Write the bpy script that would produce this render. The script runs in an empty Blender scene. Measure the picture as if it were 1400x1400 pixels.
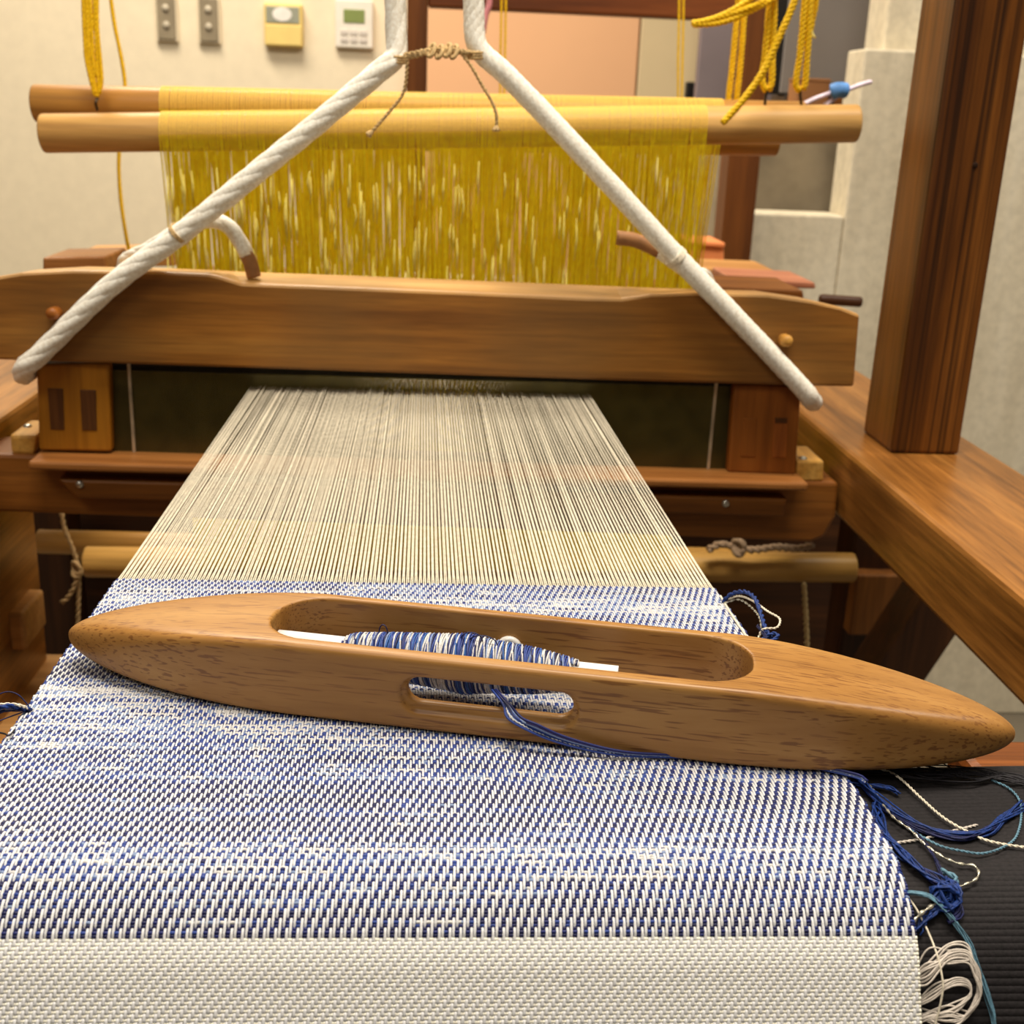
import bpy, bmesh, math, random
import numpy as np
from mathutils import Vector, Matrix

C = bpy.context.scene.collection
random.seed(7)
RNG = np.random.default_rng(7)
PI = math.pi

# ------------------------------------------------------------------ camera
FPX = 1637.0
_p, _y, _r = [math.radians(v) for v in (18.36, 3.871, 2.342)]
CAM = np.array([0.0, 0.0, 1.08])
_F = np.array([math.sin(_y)*math.cos(_p), math.cos(_y)*math.cos(_p), -math.sin(_p)])
_right = np.array([math.cos(_y), -math.sin(_y), 0.0])
_up = np.cross(_right, _F)
_R = math.cos(_r)*_right + math.sin(_r)*_up
_U = -math.sin(_r)*_right + math.cos(_r)*_up
cam_data = bpy.data.cameras.new('camera')
cam = bpy.data.objects.new('camera', cam_data)
C.objects.link(cam)
M = Matrix.Identity(4)
for i in range(3):
    M[i][0] = _R[i]; M[i][1] = _U[i]; M[i][2] = -_F[i]; M[i][3] = CAM[i]
cam.matrix_world = M
cam_data.sensor_width = 36.0
cam_data.lens = 36.0*FPX/1400.0
cam_data.clip_start = 0.01
cam_data.dof.use_dof = True
cam_data.dof.focus_distance = 0.42
cam_data.dof.aperture_fstop = 24.0
bpy.context.scene.camera = cam

# ------------------------------------------------------------------ world, lights, exposure
scn = bpy.context.scene
w = bpy.data.worlds.new('room_light'); scn.world = w; w.use_nodes = True
w.node_tree.nodes['Background'].inputs[0].default_value = (1.0, 0.88, 0.70, 1)
w.node_tree.nodes['Background'].inputs[1].default_value = 0.13

def area(name, loc, size, energy, color, target):
    d = bpy.data.lights.new(name, 'AREA'); d.energy = energy; d.color = color
    d.shape = 'RECTANGLE'; d.size = size[0]; d.size_y = size[1]
    o = bpy.data.objects.new(name, d); C.objects.link(o); o.location = loc
    o.rotation_euler = (Vector(target)-Vector(loc)).to_track_quat('-Z', 'Y').to_euler()
    return o
area('ceiling_and_fill_lamp', (0.10, 0.42, 2.75), (1.0, 0.4), 47, (1.0, 0.89, 0.74), (0.10, 0.46, 0))
area('ceiling_and_fill_lamp', (-0.6, 2.25, 2.75), (1.3, 0.5), 68, (1.0, 0.88, 0.71), (-0.5, 2.4, 0))
area('ceiling_and_fill_lamp', (-0.9, -0.9, 2.75), (1.2, 0.5), 16, (1.0, 0.90, 0.76), (-0.2, 0.2, 0.6))
area('ceiling_and_fill_lamp', (1.35, 0.75, 2.75), (0.9, 0.4), 26, (1.0, 0.89, 0.74), (1.35, 0.9, 0))  # unseen fill lamp, added to brighten the concrete on the right
scn.view_settings.view_transform = 'Standard'
scn.view_settings.look = 'None'
scn.view_settings.gamma = 1.0
scn.view_settings.use_curve_mapping = False
scn.view_settings.exposure = -0.12

# ------------------------------------------------------------------ pixel -> point on a real plane
def ray(px, py): return _F + _R*(px-700)/FPX - _U*(py-700)/FPX
def onY(px, py, Y): d = ray(px, py); return CAM + d*Y/d[1]
def onX(px, py, X): d = ray(px, py); return CAM + d*X/d[0]
def onZ(px, py, Z): d = ray(px, py); return CAM + d*(Z-CAM[2])/d[2]

# ------------------------------------------------------------------ colours and materials
def lin(c):
    return tuple((v/255/12.92 if v <= 10 else ((v/255+0.055)/1.055)**2.4) for v in c)
def rgba(c): return (*lin(c), 1.0)

def base_mat(name, rough=0.5, spec=0.4):
    m = bpy.data.materials.new(name); m.use_nodes = True
    nt = m.node_tree; b = nt.nodes['Principled BSDF']
    b.inputs['Roughness'].default_value = rough
    b.inputs['Specular IOR Level'].default_value = spec
    return m, nt, b
def N(nt, t, **kw):
    n = nt.nodes.new(t)
    for k, v in kw.items(): setattr(n, k, v)
    return n
def coords(nt, scale, rnd=True, kind='Object'):
    tc = N(nt, 'ShaderNodeTexCoord'); mp = N(nt, 'ShaderNodeMapping')
    mp.inputs['Scale'].default_value = scale
    nt.links.new(tc.outputs[kind], mp.inputs[0])
    if rnd:
        oi = N(nt, 'ShaderNodeObjectInfo'); ml = N(nt, 'ShaderNodeMath', operation='MULTIPLY'); ml.inputs[1].default_value = 17.0
        nt.links.new(oi.outputs['Random'], ml.inputs[0]); nt.links.new(ml.outputs[0], mp.inputs['Location'])
    return mp.outputs[0]
def noise(nt, vec, scale, detail=4, rough=0.55, dist=0.0):
    n = N(nt, 'ShaderNodeTexNoise'); n.inputs['Scale'].default_value = scale
    n.inputs['Detail'].default_value = detail; n.inputs['Roughness'].default_value = rough
    n.inputs['Distortion'].default_value = dist
    nt.links.new(vec, n.inputs['Vector']); return n.outputs['Fac']
def ramp(nt, fac, stops):
    r = N(nt, 'ShaderNodeValToRGB'); el = r.color_ramp.elements
    while len(el) < len(stops): el.new(0.5)
    for e, (p, c) in zip(el, stops): e.position = p; e.color = c if len(c) == 4 else rgba(c)
    nt.links.new(fac, r.inputs[0]); return r.outputs[0]
def mix(nt, fac, a, b, mode='MIX'):
    m = N(nt, 'ShaderNodeMix', data_type='RGBA', blend_type=mode)
    if isinstance(fac, (int, float)): m.inputs[0].default_value = fac
    else: nt.links.new(fac, m.inputs[0])
    for s, i in ((a, 6), (b, 7)):
        if isinstance(s, tuple): m.inputs[i].default_value = s
        else: nt.links.new(s, m.inputs[i])
    return m.outputs[2]
def bump(nt, b, h, strength, dist=0.001):
    bm_ = N(nt, 'ShaderNodeBump'); bm_.inputs['Strength'].default_value = strength; bm_.inputs['Distance'].default_value = dist
    nt.links.new(h, bm_.inputs['Height']); nt.links.new(bm_.outputs[0], b.inputs['Normal'])

def wood(name, light, mid, dark, axis='x', scale=1.0, rough=0.42, streak=0.35, stain=None, stain_amt=0.0, spec=0.35, sharp=0.0):
    """light/mid/dark sRGB; grain runs along axis"""
    m, nt, b = base_mat(name, rough, spec)
    s_al, s_ac = 2.2*scale, 42*scale
    sc = {'x': (s_al, s_ac, s_ac), 'y': (s_ac, s_al, s_ac), 'z': (s_ac, s_ac, s_al)}[axis]
    v = coords(nt, sc)
    n1 = noise(nt, v, 1.0, 5, 0.6, 0.4)
    c1 = ramp(nt, n1, [(0.28, dark), (0.5, mid), (0.72, light)])
    sc2 = tuple(k*7 for k in sc)
    n2 = noise(nt, coords(nt, sc2), 1.0, 3, 0.6)
    c2 = ramp(nt, n2, [(0.30, (120, 105, 95)), (0.6, (255, 255, 255))])
    col = mix(nt, streak, c1, c2, 'MULTIPLY')
    if sharp:
        sc4 = tuple(k*(0.45 if k == s_al else 4.6) for k in sc)
        n4 = noise(nt, coords(nt, sc4), 1.0, 2, 0.5, 0.25)
        n5 = noise(nt, coords(nt, tuple(k*.22 for k in sc4)), 1.0, 2)
        c4 = ramp(nt, n4, [(0.40, (0, 0, 0)), (0.50, (255, 255, 255)), (0.60, (0, 0, 0))])
        c5 = ramp(nt, n5, [(0.42, (0, 0, 0)), (0.62, (255, 255, 255))])
        m4 = N(nt, 'ShaderNodeMath', operation='MULTIPLY'); nt.links.new(c4, m4.inputs[0]); nt.links.new(c5, m4.inputs[1])
        m5 = N(nt, 'ShaderNodeMath', operation='MULTIPLY'); nt.links.new(m4.outputs[0], m5.inputs[0]); m5.inputs[1].default_value = sharp
        col = mix(nt, m5.outputs[0], col, rgba(tuple(int(v*.55) for v in dark)))
    if stain:
        n3 = noise(nt, coords(nt, (6, 6, 6)), 1.0, 3, 0.5)
        f3 = ramp(nt, n3, [(0.44, (0, 0, 0)), (0.60, (255, 255, 255))])
        ml = N(nt, 'ShaderNodeMath', operation='MULTIPLY'); ml.inputs[1].default_value = stain_amt
        nt.links.new(f3, ml.inputs[0])
        col = mix(nt, ml.outputs[0], col, rgba(stain))
    nt.links.new(col, b.inputs['Base Color'])
    bump(nt, b, n2, 0.25, 0.0006)
    return m

def plain(name, c, rough=0.6, spec=0.3, metal=0.0, var=0.0, vscale=30, bmp=0.0):
    m, nt, b = base_mat(name, rough, spec)
    b.inputs['Metallic'].default_value = metal
    n1 = noise(nt, coords(nt, (1, 1, 1)), vscale, 4)
    lo = tuple(max(0, k*(1-var)) for k in c); hi = tuple(min(255, k*(1+var)) for k in c)
    nt.links.new(ramp(nt, n1, [(0.3, lo), (0.7, hi)]), b.inputs['Base Color'])
    if bmp: bump(nt, b, n1, bmp, 0.002)
    return m

def yarn(name, c, var=0.12, rough=0.7, spec=0.3, fibre=900, bmp=0.4, sheen=0.0):
    m, nt, b = base_mat(name, rough, spec)
    n1 = noise(nt, coords(nt, (1, 1, 1)), fibre, 3)
    lo = tuple(max(0, k*(1-var)) for k in c); hi = tuple(min(255, k*(1+var)) for k in c)
    nt.links.new(ramp(nt, n1, [(0.3, lo), (0.7, hi)]), b.inputs['Base Color'])
    bump(nt, b, n1, bmp, 0.0004)
    if sheen: b.inputs['Sheen Weight'].default_value = sheen
    return m

def vcol_mat(name, rough=0.5, spec=0.4, sheen=0.0):
    m, nt, b = base_mat(name, rough, spec)
    a = N(nt, 'ShaderNodeAttribute'); a.attribute_name = 'yarn_dye'
    n1 = noise(nt, coords(nt, (1, 1, 1), False), 1500, 2)
    c2 = ramp(nt, n1, [(0.3, (215, 215, 215)), (0.65, (255, 255, 255))])
    nt.links.new(mix(nt, 1.0, a.outputs['Color'], c2, 'MULTIPLY'), b.inputs['Base Color'])
    return m

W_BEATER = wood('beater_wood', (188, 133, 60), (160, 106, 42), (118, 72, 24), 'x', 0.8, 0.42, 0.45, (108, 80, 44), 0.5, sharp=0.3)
W_BEATER_TOP = wood('worn_lit_handle_wood', (226, 184, 122), (206, 158, 94), (170, 122, 66), 'x', 0.8, 0.4, 0.3, (125, 98, 66), 0.6)  # worn handle; light caught by its upward faces also put into the colour
W_UPR = wood('orange_wood', (190, 130, 38), (170, 112, 26), (142, 88, 16), 'z', 0.6, 0.45, 0.3)
W_UPR2 = wood('red_orange_wood', (168, 102, 38), (142, 82, 26), (114, 60, 16), 'z', 0.6, 0.45, 0.3)
W_TENON = wood('end_grain_wood', (110, 66, 24), (90, 52, 16), (66, 36, 10), 'z', 1.5, 0.6, 0.4)
W_TENON2 = wood('pale_end_grain_wood', (182, 108, 40), (160, 90, 30), (130, 70, 22), 'z', 1.5, 0.6, 0.4)
W_TRAY = wood('shelf_wood', (176, 120, 64), (150, 96, 46), (112, 66, 28), 'x', 0.9, 0.42, 0.35)
W_SLEY = wood('sley_wood', (156, 100, 42), (130, 78, 26), (92, 50, 14), 'x', 0.9, 0.45, 0.4)
W_BLOCK = wood('pale_block_wood', (226, 178, 96), (208, 155, 72), (176, 120, 48), 'y', 1.0, 0.5, 0.3)
W_POST = wood('post_wood', (142, 88, 32), (114, 66, 18), (66, 32, 8), 'z', 0.75, 0.4, 0.5, sharp=0.9)
W_SIDE = wood('side_beam_wood', (176, 122, 60), (150, 98, 42), (108, 66, 22), 'y', 1.0, 0.36, 0.5, sharp=0.35)
W_DARK = wood('dark_loom_wood', (92, 54, 24), (66, 36, 14), (40, 20, 8), 'z', 0.8, 0.5, 0.4)
W_DARKX = wood('dark_cross_wood', (90, 52, 22), (64, 34, 12), (38, 18, 7), 'x', 0.8, 0.5, 0.4)
W_ROD = wood('rod_wood', (222, 182, 116), (206, 160, 92), (170, 122, 62), 'x', 0.7, 0.4, 0.25)
W_ROD2 = wood('rod_wood_brown', (208, 158, 86), (188, 136, 64), (148, 98, 40), 'x', 0.7, 0.4, 0.3)
W_RODLOW = wood('low_rod_wood', (216, 172, 96), (196, 148, 74), (158, 112, 48), 'x', 0.7, 0.4, 0.25)
W_FRAME = wood('rear_frame_wood', (128, 74, 26), (102, 56, 16), (74, 36, 8), 'z', 0.7, 0.5, 0.3)
W_TAN = wood('tan_board_wood', (206, 158, 100), (190, 138, 78), (160, 108, 56), 'x', 0.7, 0.5, 0.3)
W_BREAST = wood('breast_beam_wood', (146, 84, 32), (122, 66, 22), (88, 44, 10), 'x', 1.6, 0.4, 0.5)
ROPE = yarn('white_cotton_rope', (250, 242, 224), 0.10, 0.85, 0.2, 500, 0.6)
BROWN_TAPE = plain('brown_tape', (150, 106, 66), 0.6, 0.3, 0, 0.1, 80)
TWINE = yarn('tan_jute_twine', (186, 158, 112), 0.25, 0.85, 0.2, 700, 0.6)
CORD_Y = yarn('yellow_braided_cord', (240, 186, 12), 0.14, 0.6, 0.3, 600, 0.6)
HED_TOP = yarn('pale_yellow_winding_thread', (236, 200, 92), 0.08, 0.7, 0.25, 900, 0.3)
HED = yarn('yellow_heddle_thread', (255, 230, 44), 0.10, 0.7, 0.25, 200, 0.2)
def add_translucent(m, c, f):
    nt = m.node_tree; b = nt.nodes['Principled BSDF']; out = nt.nodes['Material Output']
    t = N(nt, 'ShaderNodeBsdfTranslucent'); t.inputs[0].default_value = rgba(c); x = N(nt, 'ShaderNodeMixShader'); x.inputs[0].default_value = f
    nt.links.new(b.outputs[0], x.inputs[1]); nt.links.new(t.outputs[0], x.inputs[2]); nt.links.new(x.outputs[0], out.inputs['Surface'])
add_translucent(HED, (255, 232, 40), 0.5)
PALE_LOOP = yarn('pale_heddle_loop', (240, 222, 120), 0.1, 0.7)
WARP = yarn('cream_warp_thread', (216, 208, 188), 0.08, 0.6, 0.3, 300, 0.2)
WARP_CLOTH = yarn('white_silk_warp', (220, 221, 224), 0.05, 0.45, 0.4, 1500, 0.2)
WEFT_W = yarn('white_silk_weft', (250, 244, 228), 0.05, 0.5, 0.35, 1500, 0.2)
WEFT_B = vcol_mat('variegated_blue_weft')
WHITE_Y = yarn('white_thread', (225, 216, 196), 0.1, 0.6)
PEARL_Y = plain('pearly_metallic_thread', (176, 172, 156), 0.2, 0.8, 0.5, 0.25, 700)
SKEIN = yarn('silver_white_skein', (205, 196, 186), 0.1, 0.45)
BLUE_Y = yarn('royal_blue_thread', (20, 48, 108), 0.3, 0.55)
NAVY_Y = yarn('navy_thread', (20, 26, 70), 0.3, 0.55)
TEAL_Y = yarn('teal_grey_thread', (92, 130, 150), 0.15, 0.55)
BLACK_Y = yarn('black_thread', (26, 24, 30), 0.3, 0.6)
PAPER = plain('white_paper_tube', (240, 240, 240), 0.5, 0.3, 0, 0.02)
CERAMIC = plain('white_ceramic', (228, 226, 220), 0.15, 0.6, 0, 0.02)
STEEL = plain('steel_screw', (200, 198, 190), 0.3, 0.5, 0.9, 0.05)
WIREM = plain('dark_wire', (70, 56, 40), 0.4, 0.5, 0.7, 0.1)
REEDM = plain('reed_steel', (104, 98, 58), 0.38, 0.5, 0.75, 0.12, 60)  # olive tint from the yellow heddles put into the steel colour
REEDEND = plain('reed_end_bar', (190, 176, 150), 0.35, 0.5, 0.5, 0.15, 60)
PITCH = plain('reed_binding', (52, 48, 36), 0.6, 0.3, 0, 0.2)
BLACK = plain('black_plastic', (26, 24, 24), 0.4, 0.4, 0, 0.05)

# ------------------------------------------------------------------ mesh helpers
def link(name, me, mat, parent=None, smooth=False):
    o = bpy.data.objects.new(name, me); C.objects.link(o)
    if mat is not None: me.materials.append(mat)
    if parent is not None:
        o.parent = parent
        if parent.get('_abs', 1): pass
    if smooth: me.polygons.foreach_set('use_smooth', [True]*len(me.polygons))
    return o
def root_loc(parent):
    l = Vector((0, 0, 0))
    while parent is not None:
        l += parent.location; parent = parent.parent
    return l
def obj(name, verts, faces, mat, parent=None, smooth=False, loc=None):
    """verts in world coordinates; stored relative to the parent (or loc)"""
    verts = np.asarray(verts, float)
    off = np.array(root_loc(parent)) if parent is not None else np.array(loc if loc is not None else (0, 0, 0), float)
    me = bpy.data.meshes.new(name)
    me.from_pydata((verts-off).tolist(), [], [tuple(f) for f in faces]); me.update()
    o = link(name, me, mat, parent, smooth)
    if parent is None and loc is not None: o.location = loc
    return o
def bmobj(name, bm, mat, parent=None, smooth=False, loc=None):
    off = root_loc(parent) if parent is not None else Vector(loc if loc is not None else (0, 0, 0))
    bmesh.ops.translate(bm, verts=bm.verts, vec=-off)
    bmesh.ops.recalc_face_normals(bm, faces=bm.faces)
    me = bpy.data.meshes.new(name); bm.to_mesh(me); bm.free()
    o = link(name, me, mat, parent, smooth)
    if parent is None and loc is not None: o.location = loc
    return o
def thing(name, label, cat, loc=(0, 0, 0), group=None):
    o = bpy.data.objects.new(name, None); C.objects.link(o)
    o.empty_display_size = 0.02; o.location = loc
    o['label'] = label; o['category'] = cat
    if group: o['group'] = group
    return o
def tag(o, label, cat, group=None, kind=None):
    o['label'] = label; o['category'] = cat
    if group: o['group'] = group
    if kind: o['kind'] = kind
    return o
def struct(o): o['kind'] = 'structure'; return o

def prism_bm(front, back, bev=0.0, seg=2):
    """front/back: matching loops of 3D points"""
    bm = bmesh.new(); n = len(front)
    a = [bm.verts.new(tuple(p)) for p in front]; b = [bm.verts.new(tuple(p)) for p in back]
    bm.faces.new(a); bm.faces.new(list(reversed(b)))
    for i in range(n):
        j = (i+1) % n; bm.faces.new((a[j], a[i], b[i], b[j]))
    bmesh.ops.recalc_face_normals(bm, faces=bm.faces)
    if bev > 0:
        es = [e for e in bm.edges if len(e.link_faces) == 2 and e.calc_face_angle() > 0.5]
        bmesh.ops.bevel(bm, geom=es, offset=bev, segments=seg, affect='EDGES', profile=0.5, clamp_overlap=True)
    return bm
def box_bm(x0, x1, y0, y1, z0, z1, bev=0.002):
    f = [(x0, y0, z0), (x1, y0, z0), (x1, y0, z1), (x0, y0, z1)]
    b = [(x0, y1, z0), (x1, y1, z0), (x1, y1, z1), (x0, y1, z1)]
    return prism_bm(f, b, bev)
def box(name, x0, x1, y0, y1, z0, z1, mat, parent=None, bev=0.002, loc=None):
    return bmobj(name, box_bm(x0, x1, y0, y1, z0, z1, bev), mat, parent, False, loc)

def frames(P, closed=False):
    P = np.asarray(P, float); n = len(P)
    T = np.gradient(P, axis=0)
    if closed: T = np.roll(P, -1, 0)-np.roll(P, 1, 0)
    T /= np.linalg.norm(T, axis=1)[:, None]+1e-12
    a = np.array([0, 0, 1.0]) if abs(T[0][2]) < 0.9 else np.array([1.0, 0, 0])
    A = np.zeros_like(P); u = np.cross(T[0], a); u /= np.linalg.norm(u); A[0] = u
    for i in range(1, n):
        u = A[i-1]-T[i]*(A[i-1]@T[i]); l = np.linalg.norm(u)
        A[i] = u/l if l > 1e-9 else A[i-1]
    return P, T, A, np.cross(T, A)
def spline(pts, n=8):
    """Catmull-Rom through pts"""
    P = np.asarray(pts, float)
    if len(P) < 3: return np.array([P[0]+(P[-1]-P[0])*t for t in np.linspace(0, 1, n+1)])
    Q = np.vstack([2*P[0]-P[1], P, 2*P[-1]-P[-2]]); out = []
    for i in range(1, len(Q)-2):
        for k in range(n):
            t = k/n; p0, p1, p2, p3 = Q[i-1:i+3]
            out.append(0.5*((2*p1)+(-p0+p2)*t+(2*p0-5*p1+4*p2-p3)*t*t+(-p0+3*p1-3*p2+p3)*t**3))
    out.append(P[-1]); return np.array(out)
class MB:
    def __init__(s): s.v = []; s.f = []; s.n = 0; s.c = []
    def add(s, v, f, col=None):
        v = np.asarray(v, float); s.v.append(v); s.f += [tuple(int(i)+s.n for i in q) for q in f]
        if col is not None: s.c.append(np.broadcast_to(np.asarray(col, float), (len(v), 3)))
        s.n += len(v)
    def tube(s, P, r, sides=6, caps=True, closed=False, flat=1.0, col=None):
        P, T, A, B = frames(P, closed); n = len(P); r = np.broadcast_to(np.asarray(r, float), (n,))
        ang = np.linspace(0, 2*PI, sides, endpoint=False)
        V = P[:, None]+r[:, None, None]*(np.cos(ang)[None, :, None]*A[:, None]+flat*np.sin(ang)[None, :, None]*B[:, None])
        F = []
        for i in range(n if closed else n-1):
            i2 = (i+1) % n
            for k in range(sides):
                k2 = (k+1) % sides; F.append((i*sides+k, i*sides+k2, i2*sides+k2, i2*sides+k))
        if caps and not closed:
            F.append(tuple(range(sides-1, -1, -1))); F.append(tuple((n-1)*sides+k for k in range(sides)))
        s.add(V.reshape(-1, 3), F, col)
    def ply(s, P, r, strands=2, pitch=0.006, sub=1.0, sides=5, off=0.5, phase=0.0, col=None):
        """twisted yarn: strands helices round the path P, overall radius r"""
        P, T, A, B = frames(P); L = np.concatenate([[0], np.cumsum(np.linalg.norm(np.diff(P, axis=0), axis=1))])
        for k in range(strands):
            a = L/pitch*2*PI+2*PI*k/strands+phase
            Q = P+r*off*(np.cos(a)[:, None]*A+np.sin(a)[:, None]*B)
            s.tube(Q, r*(1-off)*1.15*sub, sides, col=col)
    def build(s, name, mat, parent=None, smooth=True, loc=None):
        V = np.vstack(s.v); o = obj(name, V, s.f, mat, parent, smooth, loc)
        if s.c:
            at = o.data.attributes.new('yarn_dye', 'FLOAT_COLOR', 'POINT')
            c = np.ones((len(V), 4), np.float32); c[:, :3] = np.vstack(s.c)
            at.data.foreach_set('color', c.ravel())
        return o
def resample(P, step):
    P = np.asarray(P, float); d = np.concatenate([[0], np.cumsum(np.linalg.norm(np.diff(P, axis=0), axis=1))])
    m = max(2, int(d[-1]/step)+1); t = np.linspace(0, d[-1], m)
    return np.stack([np.interp(t, d, P[:, k]) for k in range(3)], 1)
def lathe_bm(axis_p, axis_d, prof, sides=32):
    """prof: list of (along, radius)"""
    mb = MB(); d = np.asarray(axis_d, float); d /= np.linalg.norm(d)
    a = np.cross(d, (0, 0, 1) if abs(d[2]) < 0.9 else (1, 0, 0)); a /= np.linalg.norm(a); b = np.cross(d, a)
    ang = np.linspace(0, 2*PI, sides, endpoint=False); V = []
    for t, r in prof: V.append(np.asarray(axis_p)+d*t+r*(np.cos(ang)[:, None]*a+np.sin(ang)[:, None]*b))
    F = []
    for i in range(len(prof)-1):
        for k in range(sides):
            k2 = (k+1) % sides; F.append((i*sides+k, i*sides+k2, (i+1)*sides+k2, (i+1)*sides+k))
    F.append(tuple(range(sides-1, -1, -1))); F.append(tuple((len(prof)-1)*sides+k for k in range(sides)))
    mb.add(np.vstack(V), F); return mb
def rod(name, A, B, r, mat, parent=None, sides=32, bev=0.002):
    A = np.asarray(A, float); B = np.asarray(B, float); L = np.linalg.norm(B-A)
    pr = [(0, r-bev), (bev*0.3, r-bev*0.3), (bev, r), (L*0.25, r), (L*.5, r), (L*.75, r), (L-bev, r), (L-bev*0.3, r-bev*0.3), (L, r-bev)]
    o = lathe_bm(A, B-A, pr, sides).build(name, mat, parent, True)
    for p in o.data.polygons:
        if len(p.vertices) > 4: p.use_smooth = False
    return o

# ================================================================== ROOM
FLOORM = plain('grey_floor', (120, 112, 98), 0.5, 0.3, 0, 0.08, 3)
WALLM = plain('cream_wall_paint', (232, 219, 192), 0.8, 0.2, 0, 0.015, 40, 0.05)
struct(obj('floor', [(-3, -1.5, 0), (3, -1.5, 0), (3, 4, 0), (-3, 4, 0)], [(0, 1, 2, 3)], FLOORM))
YW = 3.2
struct(box('wall_back', -3, 3, YW, YW+0.12, 0.0, 2.9, WALLM, None, 0))
def concrete():
    m, nt, b = base_mat('board_marked_concrete', 0.85, 0.2)
    n1 = noise(nt, coords(nt, (9, 9, 1.6), False), 1.0, 5, 0.6)
    n2 = noise(nt, coords(nt, (1, 1, 1), False), 60, 4, 0.6)
    c = ramp(nt, n1, [(0.3, (204, 193, 168)), (0.55, (224, 214, 190)), (0.75, (232, 224, 204))])
    c2 = ramp(nt, n2, [(0.35, (225, 225, 225)), (0.6, (255, 255, 255))])
    nt.links.new(mix(nt, 0.6, c, c2, 'MULTIPLY'), b.inputs['Base Color']); bump(nt, b, n2, 0.3, 0.002)
    return m
CONC = concrete()
CONC_D = plain('grey_concrete', (150, 138, 116), 0.85, 0.2, 0, 0.12, 12)
YP = 2.05
wr = bpy.data.objects.new('wall_right', None); C.objects.link(wr); wr.location = (0.6, YP, 0); struct(wr)
xL = onY(1156, 290, YP)[0]
zT = onY(1185, 66, YP)[2]
box('pier', xL, 2.6, YP, YP+0.09, 0.0, zT, CONC, wr, 0.004)
xU = onY(1212, 30, YP+0.06)[0]
box('upper_wall', xU, 2.6, YP+0.06, YP+0.16, zT-.002, 2.9, CONC, wr, 0.004)
zl = onY(1090, 293, YP)[2]
box('low_wall', onY(1012, 330, YP)[0], xL-.0005, YP+.002, YP+0.09, 0.0, zl, CONC, wr, 0.004)
box('recessed_panel', onY(985, 250, 2.2)[0], xL+0.3, 2.22, 2.45, 0.0, onY(1100, 152, 2.22)[2], CONC_D, wr, 0.002)

# door on the back wall with a peach leaf
dr = bpy.data.objects.new('door_1', None); C.objects.link(dr); struct(dr)
PEACH = plain('peach_door_panel', (238, 186, 142), 0.55, 0.3, 0, 0.02, 2)
BEIGE = plain('beige_door_panel', (220, 200, 160), 0.6, 0.3, 0, 0.02, 4)
x0 = onY(560, 80, YW-.06)[0]; x1 = onY(874, 80, YW-.06)[0]; x2 = onY(957, 80, YW-.06)[0]
dr.location = (x0, YW-.03, 0)
box('peach_leaf', x0, x1-0.004, YW-.06, YW-.0, 0.0, 2.05, PEACH, dr, 0.003)
box('beige_leaf', x1, x2, YW-.06, YW-.0, 0.0, 2.05, BEIGE, dr, 0.003)
h0 = onY(938, 112, YW-.07); h1 = onY(951, 134, YW-.07)
box('latch', h0[0], h1[0], YW-.085, YW-.058, h1[2], h0[2], BLACK, dr, 0.003)

# wall fittings
def plate(name, px0, px1, py0, py1, depth, mat, label, cat, group=None):
    a = onY(px0, py0, YW-depth); b_ = onY(px1, py1, YW-depth)
    t = thing(name, label, cat, ((a[0]+b_[0])/2, YW-depth, b_[2]), group)
    return t, a, b_
SWW = plain('switch_plate', (226, 212, 184), 0.5, 0.3, 0, 0.02)
SWG = plain('grey_switch_insert', (142, 130, 108), 0.45, 0.3, 0, 0.05)
SWB = plain('switch_button', (188, 178, 158), 0.35, 0.4, 0, 0.05)
for px, lab in ((211, 'grey wall switch plate, the one nearer the yellow cords'), (269, 'grey wall switch plate, the one nearer the yellow control panel')):
    t, a, b_ = plate('light_switch', px, px+33, -8 + (px-211)*0.03, 58+(px-211)*0.05, 0.012, SWW, lab, 'switch')
    box('plate', a[0], b_[0], YW-.012, YW, b_[2], a[2], SWW, t, 0.003)
    wd = b_[0]-a[0]; hh = a[2]-b_[2]
    box('insert', a[0]+wd*.09, b_[0]-wd*.09, YW-.017, YW-.010, b_[2]+hh*.05, a[2]-hh*.05, SWG, t, 0.002)
    for k in range(2):
        zc = b_[2]+hh*(0.36+0.36*k); xc = (a[0]+b_[0])/2
        lathe_bm((xc, YW-.016, zc), (0, -1, 0), [(0, wd*.16), (.004, wd*.16), (.006, wd*.1), (.0065, .001)], 20).build('button', SWB, t)
PANY = plain('yellowed_panel', (232, 206, 128), 0.5, 0.3, 0, 0.02)
PANW = plain('white_panel', (232, 226, 214), 0.45, 0.3, 0, 0.02)
LCDG = plain('grey_display', (150, 152, 136), 0.25, 0.5, 0, 0.03)
LCDGR = plain('green_display', (128, 142, 84), 0.25, 0.5, 0, 0.03)
LABEL = plain('paper_label', (232, 228, 222), 0.6, 0.3, 0, 0.04, 60)
t, a, b_ = plate('control_panel', 360, 414, 3, 65, 0.028, PANY, 'yellowed wall control panel with a grey display and white label', 'control panel')
box('housing', a[0], b_[0], YW-.028, YW, b_[2], a[2], PANY, t, 0.005)
wd = b_[0]-a[0]; hh = a[2]-b_[2]
box('display', a[0]+wd*.06, b_[0]-wd*.08, YW-.030, YW-.026, b_[2]+hh*.54, a[2]-hh*.08, LCDG, t, 0.001)
bm = bmesh.new(); bmesh.ops.create_circle(bm, cap_ends=True, segments=28, radius=1.0)
ex = bmesh.ops.extrude_face_region(bm, geom=bm.faces[:]); bmesh.ops.translate(bm, verts=[v for v in ex['geom'] if isinstance(v, bmesh.types.BMVert)], vec=(0, 0, 1))
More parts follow.
